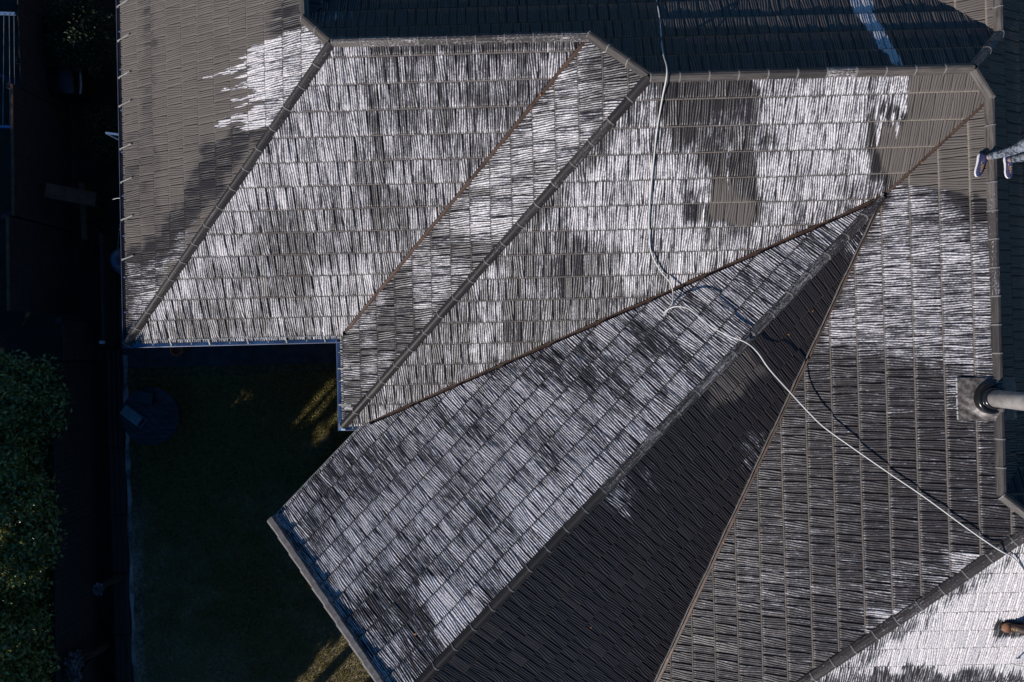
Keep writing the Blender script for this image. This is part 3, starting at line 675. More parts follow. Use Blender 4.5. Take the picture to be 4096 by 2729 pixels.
# walls
I_ = .5
def inn(p, dx, dy): return (p[0] + dx, p[1] + dy)
we2 = np.array(nE)
foot = [(xA + I_, -11), (xA + I_, yB - I_), (xC + I_, yB - I_), (xC + I_, yD - I_)]
dei = np.array([*DE0[:2]]) - we2 * I_ * .9 + np.array([.25, -.5]); foot.append(tuple(dei))
e1 = we2 * (we_ - I_) + dW * (gd - .12); e2 = we2 * (2 * wc - we_ + I_) + dW * (gd - .12); e3 = np.array([FG0[0] + .3, FG0[1] + .8])
foot += [tuple(e1), tuple(e2), tuple(e3), (xG + I_, yH - I_), (10, yH - I_)]
for i in range(len(foot) - 1):
    (x0, y0), (x1, y1) = foot[i], foot[i + 1]
    mb = MB(); L = math.hypot(x1 - x0, y1 - y0); mb.beam((x0, -y0, (GZ - .08) / 2), (x1, -y1, (GZ - .08) / 2), .12, -GZ - .08)
    child(mb.build('wall', M['wall']))
mb = MB()                                                              # soffit boards under the eaves
for a, b, n_ in ((P3(xA, -11, 0), AB0, (1, 0)), (AB0, BC0, (0, -1)), (BC0, CD0, (1, 0)), (CD0, DE0, (0, -1))):
    a2, b2 = Vector(W3(a)), Vector(W3(b)); o_ = Vector((n_[0], -n_[1], 0)) * (I_ + .05)
    mb.quad([a2 + Vector((0, 0, -.10)), b2 + Vector((0, 0, -.10)), b2 + o_ + Vector((0, 0, -.10)), a2 + o_ + Vector((0, 0, -.10))])
child(mb.build('soffit', M['soffit']))
# gable wall triangle and barge caps
mb = MB(); gw = lambda nd, z: Vector(W3(np.array([*(we2 * nd + dW * (gd - .12)), z])))
mb.quad([gw(we_ - I_, -.1), gw(wc, hW - .1 - .0), gw(2 * wc - we_ + I_, -.1)]); mb.quad([gw(we_, -.09), gw(we_ - I_, -.09), gw(wc, hW - .12), gw(wc, hW - .05)])
child(mb.build('gable_wall', M['wall']))
def barge(p0, p1, k):
    mb = MB(); a, b = Vector(W3(p0)), Vector(W3(p1)); d = (b - a).normalized(); nn = plane_n(k); out = Vector(W3((dW[0], dW[1], 0)))
    L = (b - a).length; n = int(L / .37)
    for i in range(n + 1):
        t0, t1 = i * .37, min((i + 1) * .37 + .03, L)
        if t1 <= t0: break
        for (q0, q1, o0, o1, h0, h1_) in ((t0, t1, -.03, .062, .095 + .006, .080),):
            P = []
            for (tt, hh, oo) in ((q0, h0, .008), (q1, h1_, 0)):
                c0 = a + d * tt
                P.append([c0 + out * (o0 - .025) + nn * .01, c0 + out * (o0 - .02) + nn * hh, c0 + out * (o1 - .03) + nn * (hh + .004), c0 + out * (o1 + oo) + nn * (hh - .02), c0 + out * (o1 + oo) - nn * .14, c0 + out * (o0 - .02) - nn * .14])
            mb.rings(P, 0)
    return child(mb.build('barge_cap', M['barge']))
barge(E_gab0 + P3(nE[0], nE[1], 0) * .03, E_gabR, 'E'); barge(F_gab0, E_gabR, 'F')

# ------------------------------------------------------------------ vent pipe with flashing (a part of the house)
vb = on(3948, 1592, PL['G'], .02)
vx, vy = vb[0], -vb[1]
mb = MB(); mb.tube([(vx + .02, vy, hG - .35), (vx + .02, vy, hG + 1.15)], .115, 28); vp = child(mb.build('vent_pipe', M['pipe'], smooth=True))
for p in vp.data.polygons:
    if len(p.vertices) > 4: p.use_smooth = False
def flash_z(x, y):
    r = abs(x - GXM[0]); d = math.hypot(x - vx - .02, y - vy)
    return hG - r * T * .97 + .062 + .05 * math.exp(-((d - .17) / .06) ** 2) + .006 * math.sin(x * 41 + y * 17) * math.sin(y * 33)
c0, c1 = on(3826, 1512, PL['G'], .05), on(3990, 1685, PL['G'], .05)
xs = np.linspace(c0[0], GXM[0] + .30, 40); ys = np.linspace(-c1[1], -c0[1], 44)
V = [(x, y, flash_z(x, y)) for y in ys for x in xs]; Fc = [(j * 40 + i, j * 40 + i + 1, (j + 1) * 40 + i + 1, (j + 1) * 40 + i) for j in range(43) for i in range(39)]
me = bpy.data.meshes.new('flashing'); me.from_pydata(V, [], Fc); me.update(); fl = link('flashing', me, M['lead'], smooth=True); fl.parent = vp
mb = MB()
zr = hG + .02
rs = []
for (r_, z_) in ((.215, -.05), (.215, .03), (.20, .055), (.175, .06), (.16, .045), (.15, .05), (.145, .085), (.13, .10), (.117, .105)):
    rs.append([(vx + .02 + r_ * math.cos(a), vy + r_ * math.sin(a), zr + z_) for a in np.linspace(0, 2 * math.pi, 32, endpoint=False)])
mb.rings(rs, 0, cap=False); cl = mb.build('pipe_collar', M['rubber'], smooth=True); cl.parent = vp
for i in range(13):                                                    # coating beads along the flashing's lower edge
    y = ys[0] + (ys[-1] - ys[0]) * (i + .5 + .3 * math.sin(i * 5)) / 13
    mb = MB(); mb.box((xs[0] - .006, y, flash_z(xs[0], y) - .004), (.014, .022 + .02 * abs(math.sin(i * 2.3)), .012))
    bd = mb.build('sealant_bead', M['white']); bd.parent = vp

# ------------------------------------------------------------------ hose
HP = [(2622, -60, 'N', .02), (2625, 0, 'N', .02), (2637, 60, 'N', .03), (2650, 200, 'N', .03), (2668, 283, 'D', .105), (2650, 390, 'D', .065), (2628, 520, 'D', .055), (2615, 640, 'D', .055), (2603, 760, 'D', .055),
      (2596, 860, 'D', .06), (2597, 930, 'D', .06), (2605, 1010, 'D', .065), (2640, 1080, 'D', .075), (2680, 1130, 'D', .10), (2692, 1170, 'E', .13), (2690, 1210, 'E', .12), (2672, 1238, 'E', .09), (2656, 1262, 'E', .065),
      (2664, 1243, 'E', .09), (2700, 1227, 'E', .16), (2745, 1232, 'E', .22), (2790, 1262, 'E', .24), (2850, 1310, 'E', .22), (2920, 1345, 'E', .17), (2985, 1371, 'E', .12), (3030, 1410, 'F', .14), (3080, 1480, 'F', .25),
      (3170, 1580, 'F', .30), (3235, 1650, 'G', .26), (3300, 1712, 'G', .22), (3430, 1805, 'G', .15), (3560, 1895, 'G', .10), (3700, 1990, 'G', .08), (3850, 2100, 'G', .09), (3950, 2170, 'G', .08), (4005, 2205, 'G', .125),
      (4050, 2230, 'H', .07), (4085, 2268, 'H', .05), (4110, 2310, 'H', .05), (4190, 2420, 'H', .05)]
hp = [Vector(W3(on(a, b, PL[k], h))) for (a, b, k, h) in HP]
def smooth_path(P, n=8):
    out = []
    for i in range(len(P) - 1):
        p0, p1, p2, p3 = P[max(i - 1, 0)], P[i], P[i + 1], P[min(i + 2, len(P) - 1)]
        for j in range(n):
            t = j / n; out.append(.5 * ((2 * p1) + (p2 - p0) * t + (2 * p0 - 5 * p1 + 4 * p2 - p3) * t * t + (3 * p1 - p0 - 3 * p2 + p3) * t ** 3))
    out.append(P[-1]); return out
mb = MB(); mb.tube(smooth_path(hp), .0105, 8); ho = mb.build('hose', M['hose'], smooth=True)
tag(ho, 'long white hose looping across the roof and over the angled wing ridge', 'hose')

# ------------------------------------------------------------------ dead leaves caught on the roof
def leaf(px, py, k, sz, h=.012):
    p = Vector(W3(on(px, py, PL[k], h))); a = random.uniform(0, 6.28); n = plane_n(k)
    u = n.orthogonal().normalized(); v = n.cross(u); d = u * math.cos(a) + v * math.sin(a); e = n.cross(d)
    me = bpy.data.meshes.new('dead_leaf')
    L = [(-1, 0, 0), (-.45, .42, .25), (.2, .5, .3), (1, 0, .12), (.2, -.5, .22), (-.45, -.42, .3), (-1.5, .05, .1), (0, 0, .02)]
    me.from_pydata([tuple(d * x * sz + e * y * sz + n * z * sz * .8) for (x, y, z) in L], [], [(0, 1, 7), (1, 2, 7), (2, 3, 7), (3, 4, 7), (4, 5, 7), (5, 0, 7)]); me.update()
    o = link('dead_leaf', me, M['leaf_dead']); o.location = p; return o
for (px, py, k, sz, lb) in ((1699, 955, 'B', .025, 'orange leaf lying in the middle of the left brown valley'), (2160, 380, 'B', .022, 'small orange leaf near the top of the left brown valley'), (1492, 1180, 'B', .02, 'tan leaf low in the left brown valley'),
    (3685, 653, 'D', .028, 'orange leaf in the valley below the dry upper right slope'), (3368, 1162, 'F', .04, 'large pale leaf high in the valley right of the dark wing slope'), (3153, 1340, 'F', .028, 'small orange leaf on the dark wing slope near the ridge'),
    (3151, 1625, 'F', .03, 'orange leaf on the wing valley where the white hose crosses'), (2976, 2002, 'G', .02, 'rusty leaf beside the lower wing valley'), (2363, 2510, 'F', .022, 'tiny orange leaf alone on the lower dark wing slope'),
    (1660, 2540, 'E', .03, 'thin brown leaf on the wing slope left of its lower ridge'), (3250, 1245, 'F', .018, 'tiny orange leaf on the dark wing slope nearest the apex'), (2893, 2172, 'G', .02, 'small tan leaf in the lower wing valley')):
    tag(leaf(px, py, k, sz, .055 if py in (1340, 2510, 2540, 1245) else .03), lb, 'leaf', 'dead leaves caught on the roof')

# ------------------------------------------------------------------ people
def skin_obj(name, verts, edges, rad, m, parent, sub=1, root=0):
    me = bpy.data.meshes.new(name); me.from_pydata(verts, edges, []); me.update()
    o = link(name, me, m, parent)
    o.modifiers.new('skin', 'SKIN'); me.skin_vertices or None
    bm = bmesh.new(); bm.from_mesh(me); ly = bm.verts.layers.skin.verify(); bm.verts.ensure_lookup_table()
    for i, v in enumerate(bm.verts):
        r = rad[i]; v[ly].radius = (r, r) if not isinstance(r, tuple) else r; v[ly].use_root = (i == root)
    bm.to_mesh(me); bm.free()
    s = o.modifiers.new('sub', 'SUBSURF'); s.levels = sub + 1; s.render_levels = sub + 1
    o.modifiers['skin'].use_smooth_shade = True
    return o
def shoe(name, foot, yaw, pitch, parent, m_sole, m_up, m_lace, m_toe=None, L=.30, shaft=.06, roll=0.):
    """foot = heel-bottom centre in the parent's frame, toe points along local +x turned by yaw"""
    def ring(x, w, z0, z1, n=16, p=2.6):
        w = w * (1.22 if shaft > .08 else 1)
        r = []
        for j in range(n):
            a = 2 * math.pi * j / n; c, s = math.cos(a), math.sin(a)
            r.append(Vector((x, w * abs(c) ** (2 / p) * (1 if c > 0 else -1), (z0 + z1) / 2 + (z1 - z0) / 2 * abs(s) ** (2 / p) * (1 if s > 0 else -1))))
        return r
    MX = Matrix.Translation(foot) @ Matrix.Rotation(yaw, 4, 'Z') @ Matrix.Rotation(pitch, 4, 'Y') @ Matrix.Rotation(roll, 4, 'X')
    prof = [(-.02, .012), (-.005, .034), (.03, .041), (.09, .038), (.15, .042), (.20, .050), (.245, .048), (.275, .036), (.292, .016)]
    sc = L / .30
    so_ = MB(); so_.rings([[MX @ p for p in ring(x * sc, (w + (.013 if shaft > .08 else .006)) * sc, .0, .030)] for (x, w) in prof]); s_o = so_.build('sole', m_sole, parent, True)
    tp = [.06, .085, .100, .098, .085, .072, .058, .048, .036]
    up_ = MB(); up_.rings([[MX @ p for p in ring(x * sc, w * sc, .024, tp[i] * sc + (shaft if i in (1, 2, 3) else 0))] for i, (x, w) in enumerate(prof)]); u_o = up_.build('shoe_upper', m_up, parent, True)
    lc = MB()
    for i in range(6):
        x = (.115 + i * .021) * sc; z = (.098 - i * .0075) * sc + (.02 if shaft > .08 and i < 2 else 0)
        lc.tube([MX @ Vector((x, -.022 * sc, z - .006)), MX @ Vector((x + .004, 0, z + .004)), MX @ Vector((x + .012, .022 * sc, z - .006))], .0048, 6)
    lc.tube([MX @ Vector((.11 * sc, -.0, .105 * sc)), MX @ Vector((.10 * sc, -.035, .10 * sc)), MX @ Vector((.13 * sc, -.03, .09 * sc))], .003, 6)
    l_o = lc.build('lace', m_lace, parent, True)
    if m_toe:
        t_ = MB(); t_.rings([[MX @ p for p in ring(x * sc, (w + .003) * sc, .026, tp[i] * sc + .004)] for i, (x, w) in enumerate(prof) if i >= 5]); t_.build('toe_cap', m_toe, parent, True)
def person(root, pose, mats, shoes):
    """pose: dict of joints in root frame"""
    J = pose; hip = Vector(J['hip']); nk = Vector(J['neck']); hd = Vector(J['head'])
    up = (nk - hip).normalized(); side = Vector(J['side']); fwd = side.cross(up) * -1
    V = []; E = []; Rr = []
    def add(p, r, par=None):
        V.append(tuple(p)); Rr.append(r); i = len(V) - 1
        if par is not None: E.append((par, i))
        return i
    h = add(hip, (.115, .14)); c1 = add(hip.lerp(nk, .35), (.10, .125), h); c2 = add(hip.lerp(nk, .75), (.11, .15), c1); c3 = add(nk, .058, c2)
    c4 = add(nk.lerp(hd, .45), .052, c3); c5 = add(hd + fwd * .01, (.082, .086), c4); c6 = add(hd + up * .09, (.078, .083), c5)
    add(hd + fwd * .10 - up * .01, .012, c5)
    for sgn, key in ((-1, 'l'), (1, 'r')):
        e = add(hd + side * sgn * .078 - fwd * .005, .016, c5)
        hj = add(hip + side * sgn * .09 - up * .05, .095, h); kn = add(J['knee_' + key], .058, hj); mid = add(Vector(J['knee_' + key]).lerp(Vector(J['ank_' + key]), .35), .055, kn); an = add(J['ank_' + key], .034, mid)
        add(Vector(J['ank_' + key]) + Vector((0, 0, -.05)), .036, an)
        sh = add(nk + side * sgn * .17 - up * .05, .06, c2); el = add(J['elb_' + key], .042, sh); wr = add(J['wri_' + key], .028, el)
        dr = (Vector(J['wri_' + key]) - Vector(J['elb_' + key])).normalized(); pm = add(Vector(J['wri_' + key]) + dr * .05, (.020, .038), wr)
        hs = dr.cross(up if abs(dr.dot(up)) < .9 else fwd).normalized(); cu = hs.cross(dr) * .3
        for q, (o_, l_) in enumerate(((-.03, .062), (-.01, .075), (.01, .080), (.03, .072))):
            f1 = add(Vector(J['wri_' + key]) + dr * .09 + hs * o_, .009, pm); f2 = add(Vector(V[f1]) + dr * l_ * .5 + cu * .05, .0085, f1); add(Vector(V[f2]) + dr * l_ * .35 + cu * .12, .0075, f2)
        t1 = add(Vector(J['wri_' + key]) + dr * .045 - hs * .04, .011, pm); add(Vector(V[t1]) + dr * .04 - hs * .02, .009, t1)
    body = skin_obj('body', V, E, Rr, M['skin'], root)
    tv = [hip + up * .03]; te = []; tr = [(.135, .165)]
    for sgn, key in ((-1, 'l'), (1, 'r')):
        a = len(tv); tv += [hip + side * sgn * .09 - up * .06, (hip + side * sgn * .09).lerp(Vector(J['knee_' + key]), .5), Vector(J['knee_' + key]), Vector(J['knee_' + key]).lerp(Vector(J['ank_' + key]), .35), Vector(J['ank_' + key]) + Vector((0, 0, .03))]
        te += [(0, a), (a, a + 1), (a + 1, a + 2), (a + 2, a + 3), (a + 3, a + 4)]; tr += [.105, .085, mats.get('kr', .066), mats.get('cr', .063), mats.get('ar', .045)]
    skin_obj('trousers', [tuple(p) for p in tv], te, tr, mats['legs'], root)
    sv = [hip + up * .06, hip.lerp(nk, .4), hip.lerp(nk, .78), nk - up * .01]; se = [(0, 1), (1, 2), (2, 3)]; sr = [(.13, .155), (.115, .14), (.125, .165), .07]
    for sgn, key in ((-1, 'l'), (1, 'r')):
        a = len(sv); sv += [nk + side * sgn * .17 - up * .05, Vector(J['elb_' + key])]; se += [(2, a), (a, a + 1)]; sr += [.073, .055]
    skin_obj('shirt', [tuple(p) for p in sv], se, sr, mats['top'], root)
    skin_obj('hair', [tuple(hd + up * .06 - fwd * .03), tuple(hd + up * .11 + fwd * .01), tuple(hd - fwd * .06 - up * .02)], [(0, 1), (0, 2)], [(.092, .092), .075, .07], M['hair'], root)
    for s_ in shoes: shoe(*s_)
# person on the right ridge: near shoe on the G slope, far shoe on the shaded slope
p1 = on(3958, 640, PL['G'], .04); px_, py_ = p1[0], -p1[1]
heel1 = Vector(W3(on(3918, 622, PL['G'], .055))); heel2 = Vector(W3(at(4022, 632, 2.50)))
per1 = empty('person', (px_, py_, heel1.z)); L1 = Vector(per1.location)
h1_, h2_ = heel1 - L1, heel2 - L1
tag(per1, 'person standing astride the right ridge in camouflage leggings and navy running shoes', 'person')
hipz = .93
ank1 = h1_ + Vector((.05, -.05, .10)); ank2 = h2_ + Vector((0, -.05, .10))
pose = dict(hip=(.20, .06, hipz), neck=(.22, .02, hipz + .52), head=(.22, -.02, hipz + .66), side=(-1, 0, 0),
            knee_r=(ank1.x + .07, ank1.y - .02, .50), ank_r=tuple(ank1), knee_l=(ank2.x - .02, ank2.y - .05, .52), ank_l=tuple(ank2),
            elb_r=(-.05, -.02, hipz + .24), wri_r=(.02, -.25, hipz + .22), elb_l=(.50, -.02, hipz + .24), wri_l=(.42, -.26, hipz + .20))
person(per1, pose, dict(legs=M['camo'], top=M['shirt'], kr=.062, cr=.060, ar=.048),
       [('shoe', h1_, R(-98), R(4), per1, M['sole'], M['navy'], M['gold'], None, .30, .03, R(-12)), ('shoe', h2_, R(-84), R(0), per1, M['sole'], M['navy'], M['gold'], None, .29, .03)])
# worker low on the right, only one boot reaches the frame
b2 = Vector(W3(on(4090, 2505, PL['H'], .055))); per2 = empty('person', tuple(b2)); hb = Vector((0, 0, 0))
tag(per2, 'worker in brown lace-up boots standing on the white coated slope', 'person')
bk = Vector((.38, -.18, -.10)); a1 = Vector((-.02, 0, .11)); a2_ = bk + Vector((-.02, 0, .11))
pose = dict(hip=(.24, -.10, .86), neck=(.20, -.10, 1.38), head=(.14, -.10, 1.51), side=(0, 1, 0), knee_r=(.03, .0, .50), ank_r=tuple(a1), knee_l=(.27, -.20, .42), ank_l=tuple(a2_),
            elb_r=(.10, .16, 1.10), wri_r=(-.08, .12, 1.02), elb_l=(.14, -.34, 1.10), wri_l=(-.10, -.25, 1.05))
person(per2, pose, dict(legs=M['jeans'], top=M['hivis'], ar=.06, kr=.075, cr=.07),
       [('boot', Vector((0, 0, 0)), R(180), R(0), per2, M['black'], M['tan'], M['gold'], M['tantoe'], .33, .11), ('boot', bk, R(170), R(0), per2, M['black'], M['tan'], M['gold'], M['tantoe'], .31, .11)])
mb = MB(); tip = Vector(W3(on(4060, 2662, PL['H'], .12))); hnd = b2 + Vector((-.10, -.25, 1.0)); mb.tube([tip, tip.lerp(hnd, .5) + Vector((0, 0, .02)), hnd + (hnd - tip) * .2], .012, 8)
mb.box(tuple(tip), (.05, .02, .02)); tag(mb.build('spray_lance', M['white'], smooth=False), 'white spray lance tip pointing at the coated slope bottom right', 'spray lance')

# ------------------------------------------------------------------ ground
def sheet(name, pts, z, m, kind='structure'):
    me = bpy.data.meshes.new(name); me.from_pydata([(p[0], p[1], z) for p in pts], [], [tuple(range(len(pts)))]); me.update()
    o = link(name, me, m); o['kind'] = kind; return o
sheet('ground', [(-120, -120), (120, -120), (120, 120), (-120, 120)], GZ - .02, M['soil'])
lx0 = at(535, 2000, GZ)[0]
lp = [at(498, 1395, GZ), at(541, 2760, GZ)]
sheet('lawn', [(lp[0][0], -lp[0][1] + 8), (8, 8), (8, -14), (lp[1][0] - .2, -14), (lp[1][0], -lp[1][1])], GZ, M['lawn'])
def px_box(mb, x0, x1, y0, y1, zb, zt, m=0):          # upright box whose TOP fills the given photo rectangle
    a, b = at(x0, y0, zt), at(x1, y1, zt); mb.box(((a[0] + b[0]) / 2, -(a[1] + b[1]) / 2, (zb + zt) / 2), (abs(b[0] - a[0]), abs(b[1] - a[1]), zt - zb), m=m)
# paving strip by the house wall
a, b = at(480, 1390, GZ), at(1365, 1450, GZ); sheet('path', [(a[0], -a[1] + 1.0), (b[0] + .6, -a[1] + 1.0), (b[0] + .6, -b[1]), (a[0], -b[1])], GZ + .012, M['paving'])
# concrete edging strip
pts = []; L0, R0 = [], []
for i in range(40):
    y = 1420 + i * 36; L0.append(at(497 + (y - 1420) * .033 + 3 * math.sin(i * .9) - 8, y, GZ + .03)); R0.append(at(507 + (y - 1420) * .026 + 3 * math.sin(i * 1.7), y, GZ + .03))
mb = MB()
for i in range(39):
    q = [L0[i], R0[i], R0[i + 1], L0[i + 1]]; mb.quad([(p[0], -p[1], GZ + .03) for p in q])
    mb.quad([(R0[i][0], -R0[i][1], GZ + .03), (R0[i][0], -R0[i][1], GZ - .02), (R0[i + 1][0], -R0[i + 1][1], GZ - .02), (R0[i + 1][0], -R0[i + 1][1], GZ + .03)])
o = mb.build('concrete_edging', M['conc']); o['kind'] = 'structure'
# sleepers retaining the garden bed
for i, (y0, y1) in enumerate(((1400, 1790), (1795, 2060), (2065, 2290), (2295, 2540), (2545, 2800))):
    mb = MB(); dx = (y0 + y1) / 2 * .030 - 42
    for k in range(3): px_box(mb, 436 + dx - 14 + k * 20, 453 + dx - 14 + k * 20, y0, y1, GZ, GZ + .24 - .05 * k)
    o = mb.build('retaining_sleeper', M['sleeper'])
    tag(o, 'dark stacked garden sleeper, %s along the left edge of the lawn' % ['nearest the round table', 'second from the round table', 'middle one', 'second from the photo bottom', 'last at the photo bottom'][i], 'sleeper', 'sleepers edging the lawn')
# paling fences
def fence(xb, y0, y1, h, label, capm=None, lean=0, step=.10):
    a, b = at(xb[0], y0, GZ), at(xb[1], y1, GZ)
    root = empty('paling_fence', (a[0], -a[1], GZ)); tag(root, label, 'fence', 'timber fences along the left boundary')
    L = math.hypot(b[0] - a[0], b[1] - a[1]); n = int(L / step); ang = math.atan2(-(b[1] - a[1]), b[0] - a[0])
    root.rotation_euler = (0, 0, ang)
    mb = MB()
    for i in range(n): mb.box(((i + .5) * L / n, random.uniform(-.006, .006), h / 2 + random.uniform(-.012, .012)), (L / n - .007, .018, h), m=0)
    mb.build('paling', M['wood'], root)
    for z in (.35, h - .35): mb = MB(); mb.box((L / 2, -.045, z), (L, .05, .08)); mb.build('rail', M['wood'], root)
    if capm: mb = MB(); mb.box((L / 2, 0, h + .02), (L, .045, .03)); mb.build('fence_capping', capm, root)
    i = 0
    while i * 2.4 <= L + .1: mb = MB(); mb.box((min(i * 2.4, L - .05), -.08, h / 2), (.09, .09, h)); mb.build('post', M['wood'], root); i += 1
fence((262, 280), -120, 455, 1.60, 'dark paling fence with a blue grey capping, topmost of the left boundary')
fence((285, 290), 462, 925, 1.86, 'dark paling fence with a thin brown capping beside the brown plank', M['brown'])
fence((290, 294), 932, 1262, 2.02, 'dark paling fence just above the leafy tree, thin brown capping at the photo edge', M['brown'])
fence((392, 396), 1290, 1440, 1.25, 'short low paling fence level with the house corner')
fence((380, 392), 1445, 2800, 1.45, 'long dark paling fence beside the leafy tree and the lawn sleepers')
# side bed wall between fences
mb = MB(); px_box(mb, 398, 420, 935, 1385, GZ, GZ + .5); px_box(mb, 424, 440, 1160, 1385, GZ, GZ + .3); tag(mb.build('timber_planter', M['sleeper']), 'dark narrow timber planter running beside the gutter downpipe side', 'planter')
mb = MB(); px_box(mb, 396, 415, 1364, 1375, GZ + .5, GZ + .56); tag(mb.build('light_block', M['white']), 'small white block on the planter end near the house corner', 'block')
# plank
mb = MB(); a, b = at(182, 760, GZ + 1.2), at(385, 800, GZ + .7); mb.beam((a[0], -a[1], GZ + 1.2), (b[0], -b[1], GZ + .72), .27, .04); mb.beam((b[0] - .32, -b[1] + .35, GZ + .62), (b[0] - .28, -b[1] - .75, GZ + .62), .09, .06)
tag(mb.build('timber_plank', M['brown']), 'wide brown plank leaning out from the left fence', 'plank')
# clothesline beyond the fence
root = empty('clothesline', (at(30, 280, -.9)[0], -at(30, 280, -.9)[1], GZ)); tag(root, 'blue grey folding clothesline with thin wires beyond the top left fence', 'clothesline'); rl = Vector(root.location)
for y in (52, 505):
    a, b = at(-60, y, -.9), at(62, y + 4, -.9); mb = MB(); mb.beam(Vector((a[0], -a[1], -.9)) - rl, Vector((b[0], -b[1], -.9)) - rl, .045, .045); mb.build('bar', M['blue'], root)
for x in (0, 20, 41, 60):
    a, b = at(x, 58, -.9), at(x - 4 + (x > 40) * 8, 500, -.9); mb = MB(); mb.tube([Vector((a[0], -a[1], -.87)) - rl, Vector((b[0], -b[1], -.87)) - rl], .006, 6); mb.build('wire', M['steel'], root)
mb = MB(); a = at(-40, 280, -.9); mb.tube([Vector((a[0], -a[1], GZ)) - rl, Vector((a[0], -a[1], -.9)) - rl], .03, 10); mb.build('post', M['blue'], root)
# trellis, barbecue, bits by the side fence
root = empty('trellis', (*W3(at(267, 325, GZ))[:2], GZ)); tag(root, 'narrow dark blue lattice trellis beside the leafy shrub', 'trellis')
for i in range(3): mb = MB(); mb.box((.0 + i * .06 - .09, 0, .75), (.012, .95, .012)); mb.build('rail', M['gutter_dark'], root)
for i in range(15): mb = MB(); mb.box((-.03, -.46 + i * .065, .757), (.14, .008, .008)); mb.build('lattice_bar', M['gutter_dark'], root)
for y in (-.45, .45): mb = MB(); mb.box((-.09, y, .375), (.03, .03, .75)); mb.build('post', M['gutter_dark'], root)
q = at(360, 365, GZ); root = empty('barbecue', (q[0], -q[1], GZ)); tag(root, 'dark barbecue trolley with a pale rounded lid edge beside the gutter', 'barbecue')
mb = MB(); mb.box((-.15, 0, .42), (.55, .55, .5)); mb.build('cabinet', M['black'], root)
mb = MB(); mb.rings([[(x, .3 * math.cos(a) * k, .68 + .14 * math.sin(a) * k) for a in np.linspace(0, math.pi, 9)] for x, k in ((-.4, .8), (-.38, 1), (.08, 1), (.1, .8))]); mb.build('lid', M['black'], root, True)
mb = MB(); mb.tube([(.14, -.26, .62), (.18, -.1, .66), (.17, .1, .66), (.14, .26, .62)], .022, 8); mb.build('handle', M['silver'], root, True)
for sx in (-.35, .05):
    for sy in (-.24, .24): mb = MB(); mb.box((sx, sy, .09), (.04, .04, .18)); mb.build('leg', M['black'], root)
mb = MB(); a, b = at(425, 532, -.6), at(486, 540, -.6); mb.beam((a[0], -a[1], -.6), (b[0], -b[1], -.6), .03, .03); mb.tube([(a[0], -a[1], -.6), (a[0] + .02, -a[1], GZ)], .02, 8)
tag(mb.build('pipe_stub', M['blue']), 'short pale pipe poking out from under the left gutter', 'pipe')
q = at(476, 800, -.4); mb = MB(); pts = [Vector(W3(at(x, y, z))) for (x, y, z) in ((450, 798, -.35), (484, 797, -.3), (486, 860, -.5), (476, 940, -.8), (468, 1010, -1.1), (462, 1058, -1.3), (500, 1068, -1.2))]
mb.tube(smooth_path(pts, 5), .007, 6); tag(mb.build('cord', M['steel'], smooth=True), 'thin pale cord hanging beside the left gutter', 'cord')
mb = MB(); q = at(482, 1045, -1.5); rr = random.Random(3)
mb.rings([[(q[0] + r_ * math.cos(a) * (1 + .15 * math.sin(3 * a + z * 9)), -q[1] + 1.4 * r_ * math.sin(a) * (1 + .1 * math.cos(4 * a)), z) for a in np.linspace(0, 6.283, 14, endpoint=False)] for (r_, z) in ((.05, -1.95), (.16, -1.85), (.19, -1.6), (.13, -1.35), (.05, -1.25))])
mb.tube([(q[0], -q[1], -1.95), (q[0], -q[1], GZ)], .03, 8)
tag(mb.build('peg_bag', M['gutter_dark'], smooth=True), 'dark blue cloth bag on a post under the left gutter', 'bag')
q = at(336, 2395 - 1200 - 85, GZ)
# terracotta / orange ring under the gutter
q = at(712, 1392, -1.9); mb = MB(); mb.tube([(q[0] + .13 * math.cos(a), -q[1] + .03 * math.sin(a) + .0, -1.9 + .13 * math.sin(a)) for a in np.linspace(0, 2 * math.pi, 25)], .03, 8, cap=False)
q2 = at(712, 1400, GZ + .15); mb.v = []; mb.f = []; mb.m = []; mb.uv = []
mb.rings([[(q2[0] + r_ * math.cos(a), -q2[1] + r_ * math.sin(a), GZ + z) for a in np.linspace(0, 6.283, 20, endpoint=False)] for (r_, z) in ((.08, .013), (.11, .22), (.125, .24), (.10, .235), (.085, .10), (.001, .09))])
tag(mb.build('plant_pot', M['orange'], smooth=False), 'small orange pot on the paving below the gutter', 'pot')
# round slatted table
q = at(600, 1665, GZ + .55); root = empty('round_table', (q[0], -q[1], GZ)); tag(root, 'round weathered timber table on the shaded lawn', 'table')
rad = .56
for i in range(9):
    y0 = -rad + i * 2 * rad / 9 + .004; y1 = y0 + 2 * rad / 9 - .008
    ysn = np.linspace(y0, y1, 5); mb = MB()
    P = [(math.sqrt(max(rad * rad - y * y, .0004)), y) for y in ysn] + [(-math.sqrt(max(rad * rad - y * y, .0004)), y) for y in ysn[::-1]]
    cs, sn = math.cos(-.75), math.sin(-.75)
    mb.rings([[(x * cs - y * sn, x * sn + y * cs, z) for (x, y) in P] for z in (.52, .55)]); mb.build('board', M['oldwood'], root)
mb = MB(); mb.tube([(0, 0, 0), (0, 0, .52)], .16, 14); mb.build('pedestal', M['oldwood'], root)
mb = MB(); mb.tube([(0, 0, 0), (0, 0, .03)], .4, 18); mb.build('base', M['oldwood'], root)
q = at(578, 1590, GZ + .60); root = empty('planter_box', (q[0], -q[1], GZ + .55)); root.rotation_euler = (0, 0, -.2)
mb = MB(); mb.box((0, 0, .05), (.36, .22, .10)); mb.build('box', M['black'], root); tag(root, 'black low box on the round table', 'box')
